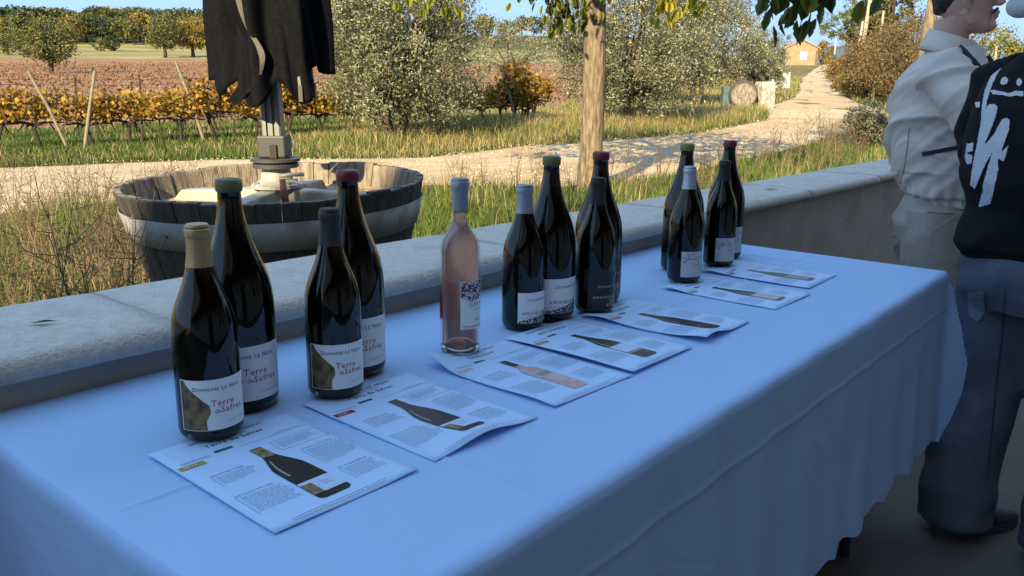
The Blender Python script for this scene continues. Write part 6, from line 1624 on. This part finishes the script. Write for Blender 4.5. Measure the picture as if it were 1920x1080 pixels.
    Z = lambda a: [(1800 + x * 120 / 309, 120 + y * 420 / 1080) for x, y in a]
    shapes = [[(200, 5), (206, 18), (185, 50), (160, 100), (135, 180), (125, 250), (112, 330), (100, 330), (104, 250), (108, 200), (120, 130), (150, 60), (185, 12)],
              [(140, 195), (170, 192), (186, 205), (182, 235), (160, 300), (124, 385), (160, 345), (205, 265), (228, 258), (246, 270), (240, 320), (205, 420), (240, 385), (225, 440), (215, 472), (188, 460), (190, 510), (160, 640), (150, 675), (95, 692), (92, 680), (110, 610), (112, 580), (140, 480), (158, 430), (120, 500), (75, 605), (50, 582), (58, 520), (75, 420), (100, 300), (115, 230)],
              [(145, 130), (165, 124), (200, 132), (240, 140), (270, 128), (309, 132), (309, 160), (270, 155), (245, 162), (205, 152), (160, 150)],
              [(196, 80), (205, 66), (225, 60), (238, 78), (228, 100), (205, 104), (194, 94)], [(272, 82), (285, 68), (300, 74), (304, 96), (288, 112), (272, 100)],
              [(72, 186), (100, 180), (102, 210), (80, 214)], [(34, 382), (70, 376), (68, 420), (44, 426), (40, 432), (66, 436), (60, 482), (36, 484), (24, 452)]]
    cl = CAM - base
    def decal(name, poly, tree, mat, parent, off=.0022, rag=.5):
        """a printed or sewn-on piece following the garment's surface"""
        pl = np.array(poly); x0, y0 = pl.min(0); x1, y1 = pl.max(0); st_ = 1.15; xs = np.arange(x0, x1 + st_, st_); ys = np.arange(y0, y1 + st_, st_)
        XX, YY = np.meshgrid(xs, ys); G_ = np.stack([XX.ravel(), YY.ravel()], 1); G_ = G_ + rag * rng.normal(size=G_.shape) * .45; ins = in_poly(G_, pl)
        idx = -np.ones(len(G_), int); V = []
        for k in np.nonzero(ins)[0]:
            dr = X(*G_[k]); hit = tree.ray_cast(cl, dr)
            if hit[0] is not None and hit[1].dot(dr) < -.08: idx[k] = len(V); V.append(hit[0] + hit[1] * off)
        nx = len(xs); F = []
        for j in range(len(ys) - 1):
            for i in range(nx - 1):
                q = [idx[j * nx + i], idx[j * nx + i + 1], idx[(j + 1) * nx + i + 1], idx[(j + 1) * nx + i]]
                if min(q) >= 0: F.append(q)
        if F: obj(name, py_mesh(name, V, F, True), mat, parent)
    for sh in shapes: decal('printed_stroke', Z(sh), bv, M_print, sw)
    # jeans
    M_jn = pmat('blue_denim', (.05, .068, .10), (.10, .128, .17), scale=5, rough=.85, bump=.3, bscale=320, ramp=(.3, .7), wrinkle=1.0, wscale=5, c3=(.19, .215, .25), s3=2.4)
    b = MB(); V, F = ring_loft([(P(0, 0, .88), l * .155, f * .115), (P(-.01, 0, .82), l * .172, f * .135), (P(-.015, 0, .74), l * .178, f * .142), (P(-.01, 0, .68), l * .165, f * .13)], 32); b.add(V, F)
    for s, pts in legs.items():
        q = [pts[0] - Vector((0, 0, .08))] + pts[1:4] + [pts[4] + Vector((0, 0, .06)), pts[4] + Vector((0, 0, -.03))]
        V, F = ring_loft(limb_secs(q, [.115, .110, .100, .100, .102, .100]), 24); b.add(V, F)
    jn = obj('jeans', fuse('jeans', b, .009, 3, folds(8, .026, 21, .02)), M_jn, root)
    bvj = BVHTree.FromPolygons([v.co for v in jn.data.vertices], [tuple(p.vertices) for p in jn.data.polygons])
    M_pk = pmat('denim_pocket', (.12, .15, .195), (.20, .24, .29), scale=30, rough=.85, bump=.3, bscale=320); M_st = pmat('denim_seam', (.035, .045, .065), rough=.9)
    decal('back_pocket', [(1815, 548), (1846, 544), (1850, 588), (1834, 604), (1818, 592)], bvj, M_pk, jn, .004, 0)
    decal('side_seam', [(1884, 540), (1888, 540), (1880, 640), (1866, 760), (1852, 900), (1848, 900), (1861, 760), (1875, 640)], bvj, M_st, jn, .003, 0)
    SH = pmat('dark_trainer', (.035, .037, .045), (.07, .07, .08), scale=20, rough=.7); sole = pmat('trainer_sole', (.05, .05, .055), rough=.85)
    for s, pts in legs.items(): shoe(root, Vector((pts[4].x, pts[4].y, 0)) - f * .055, f, l, SH, sole)
random.seed(2); hooded()
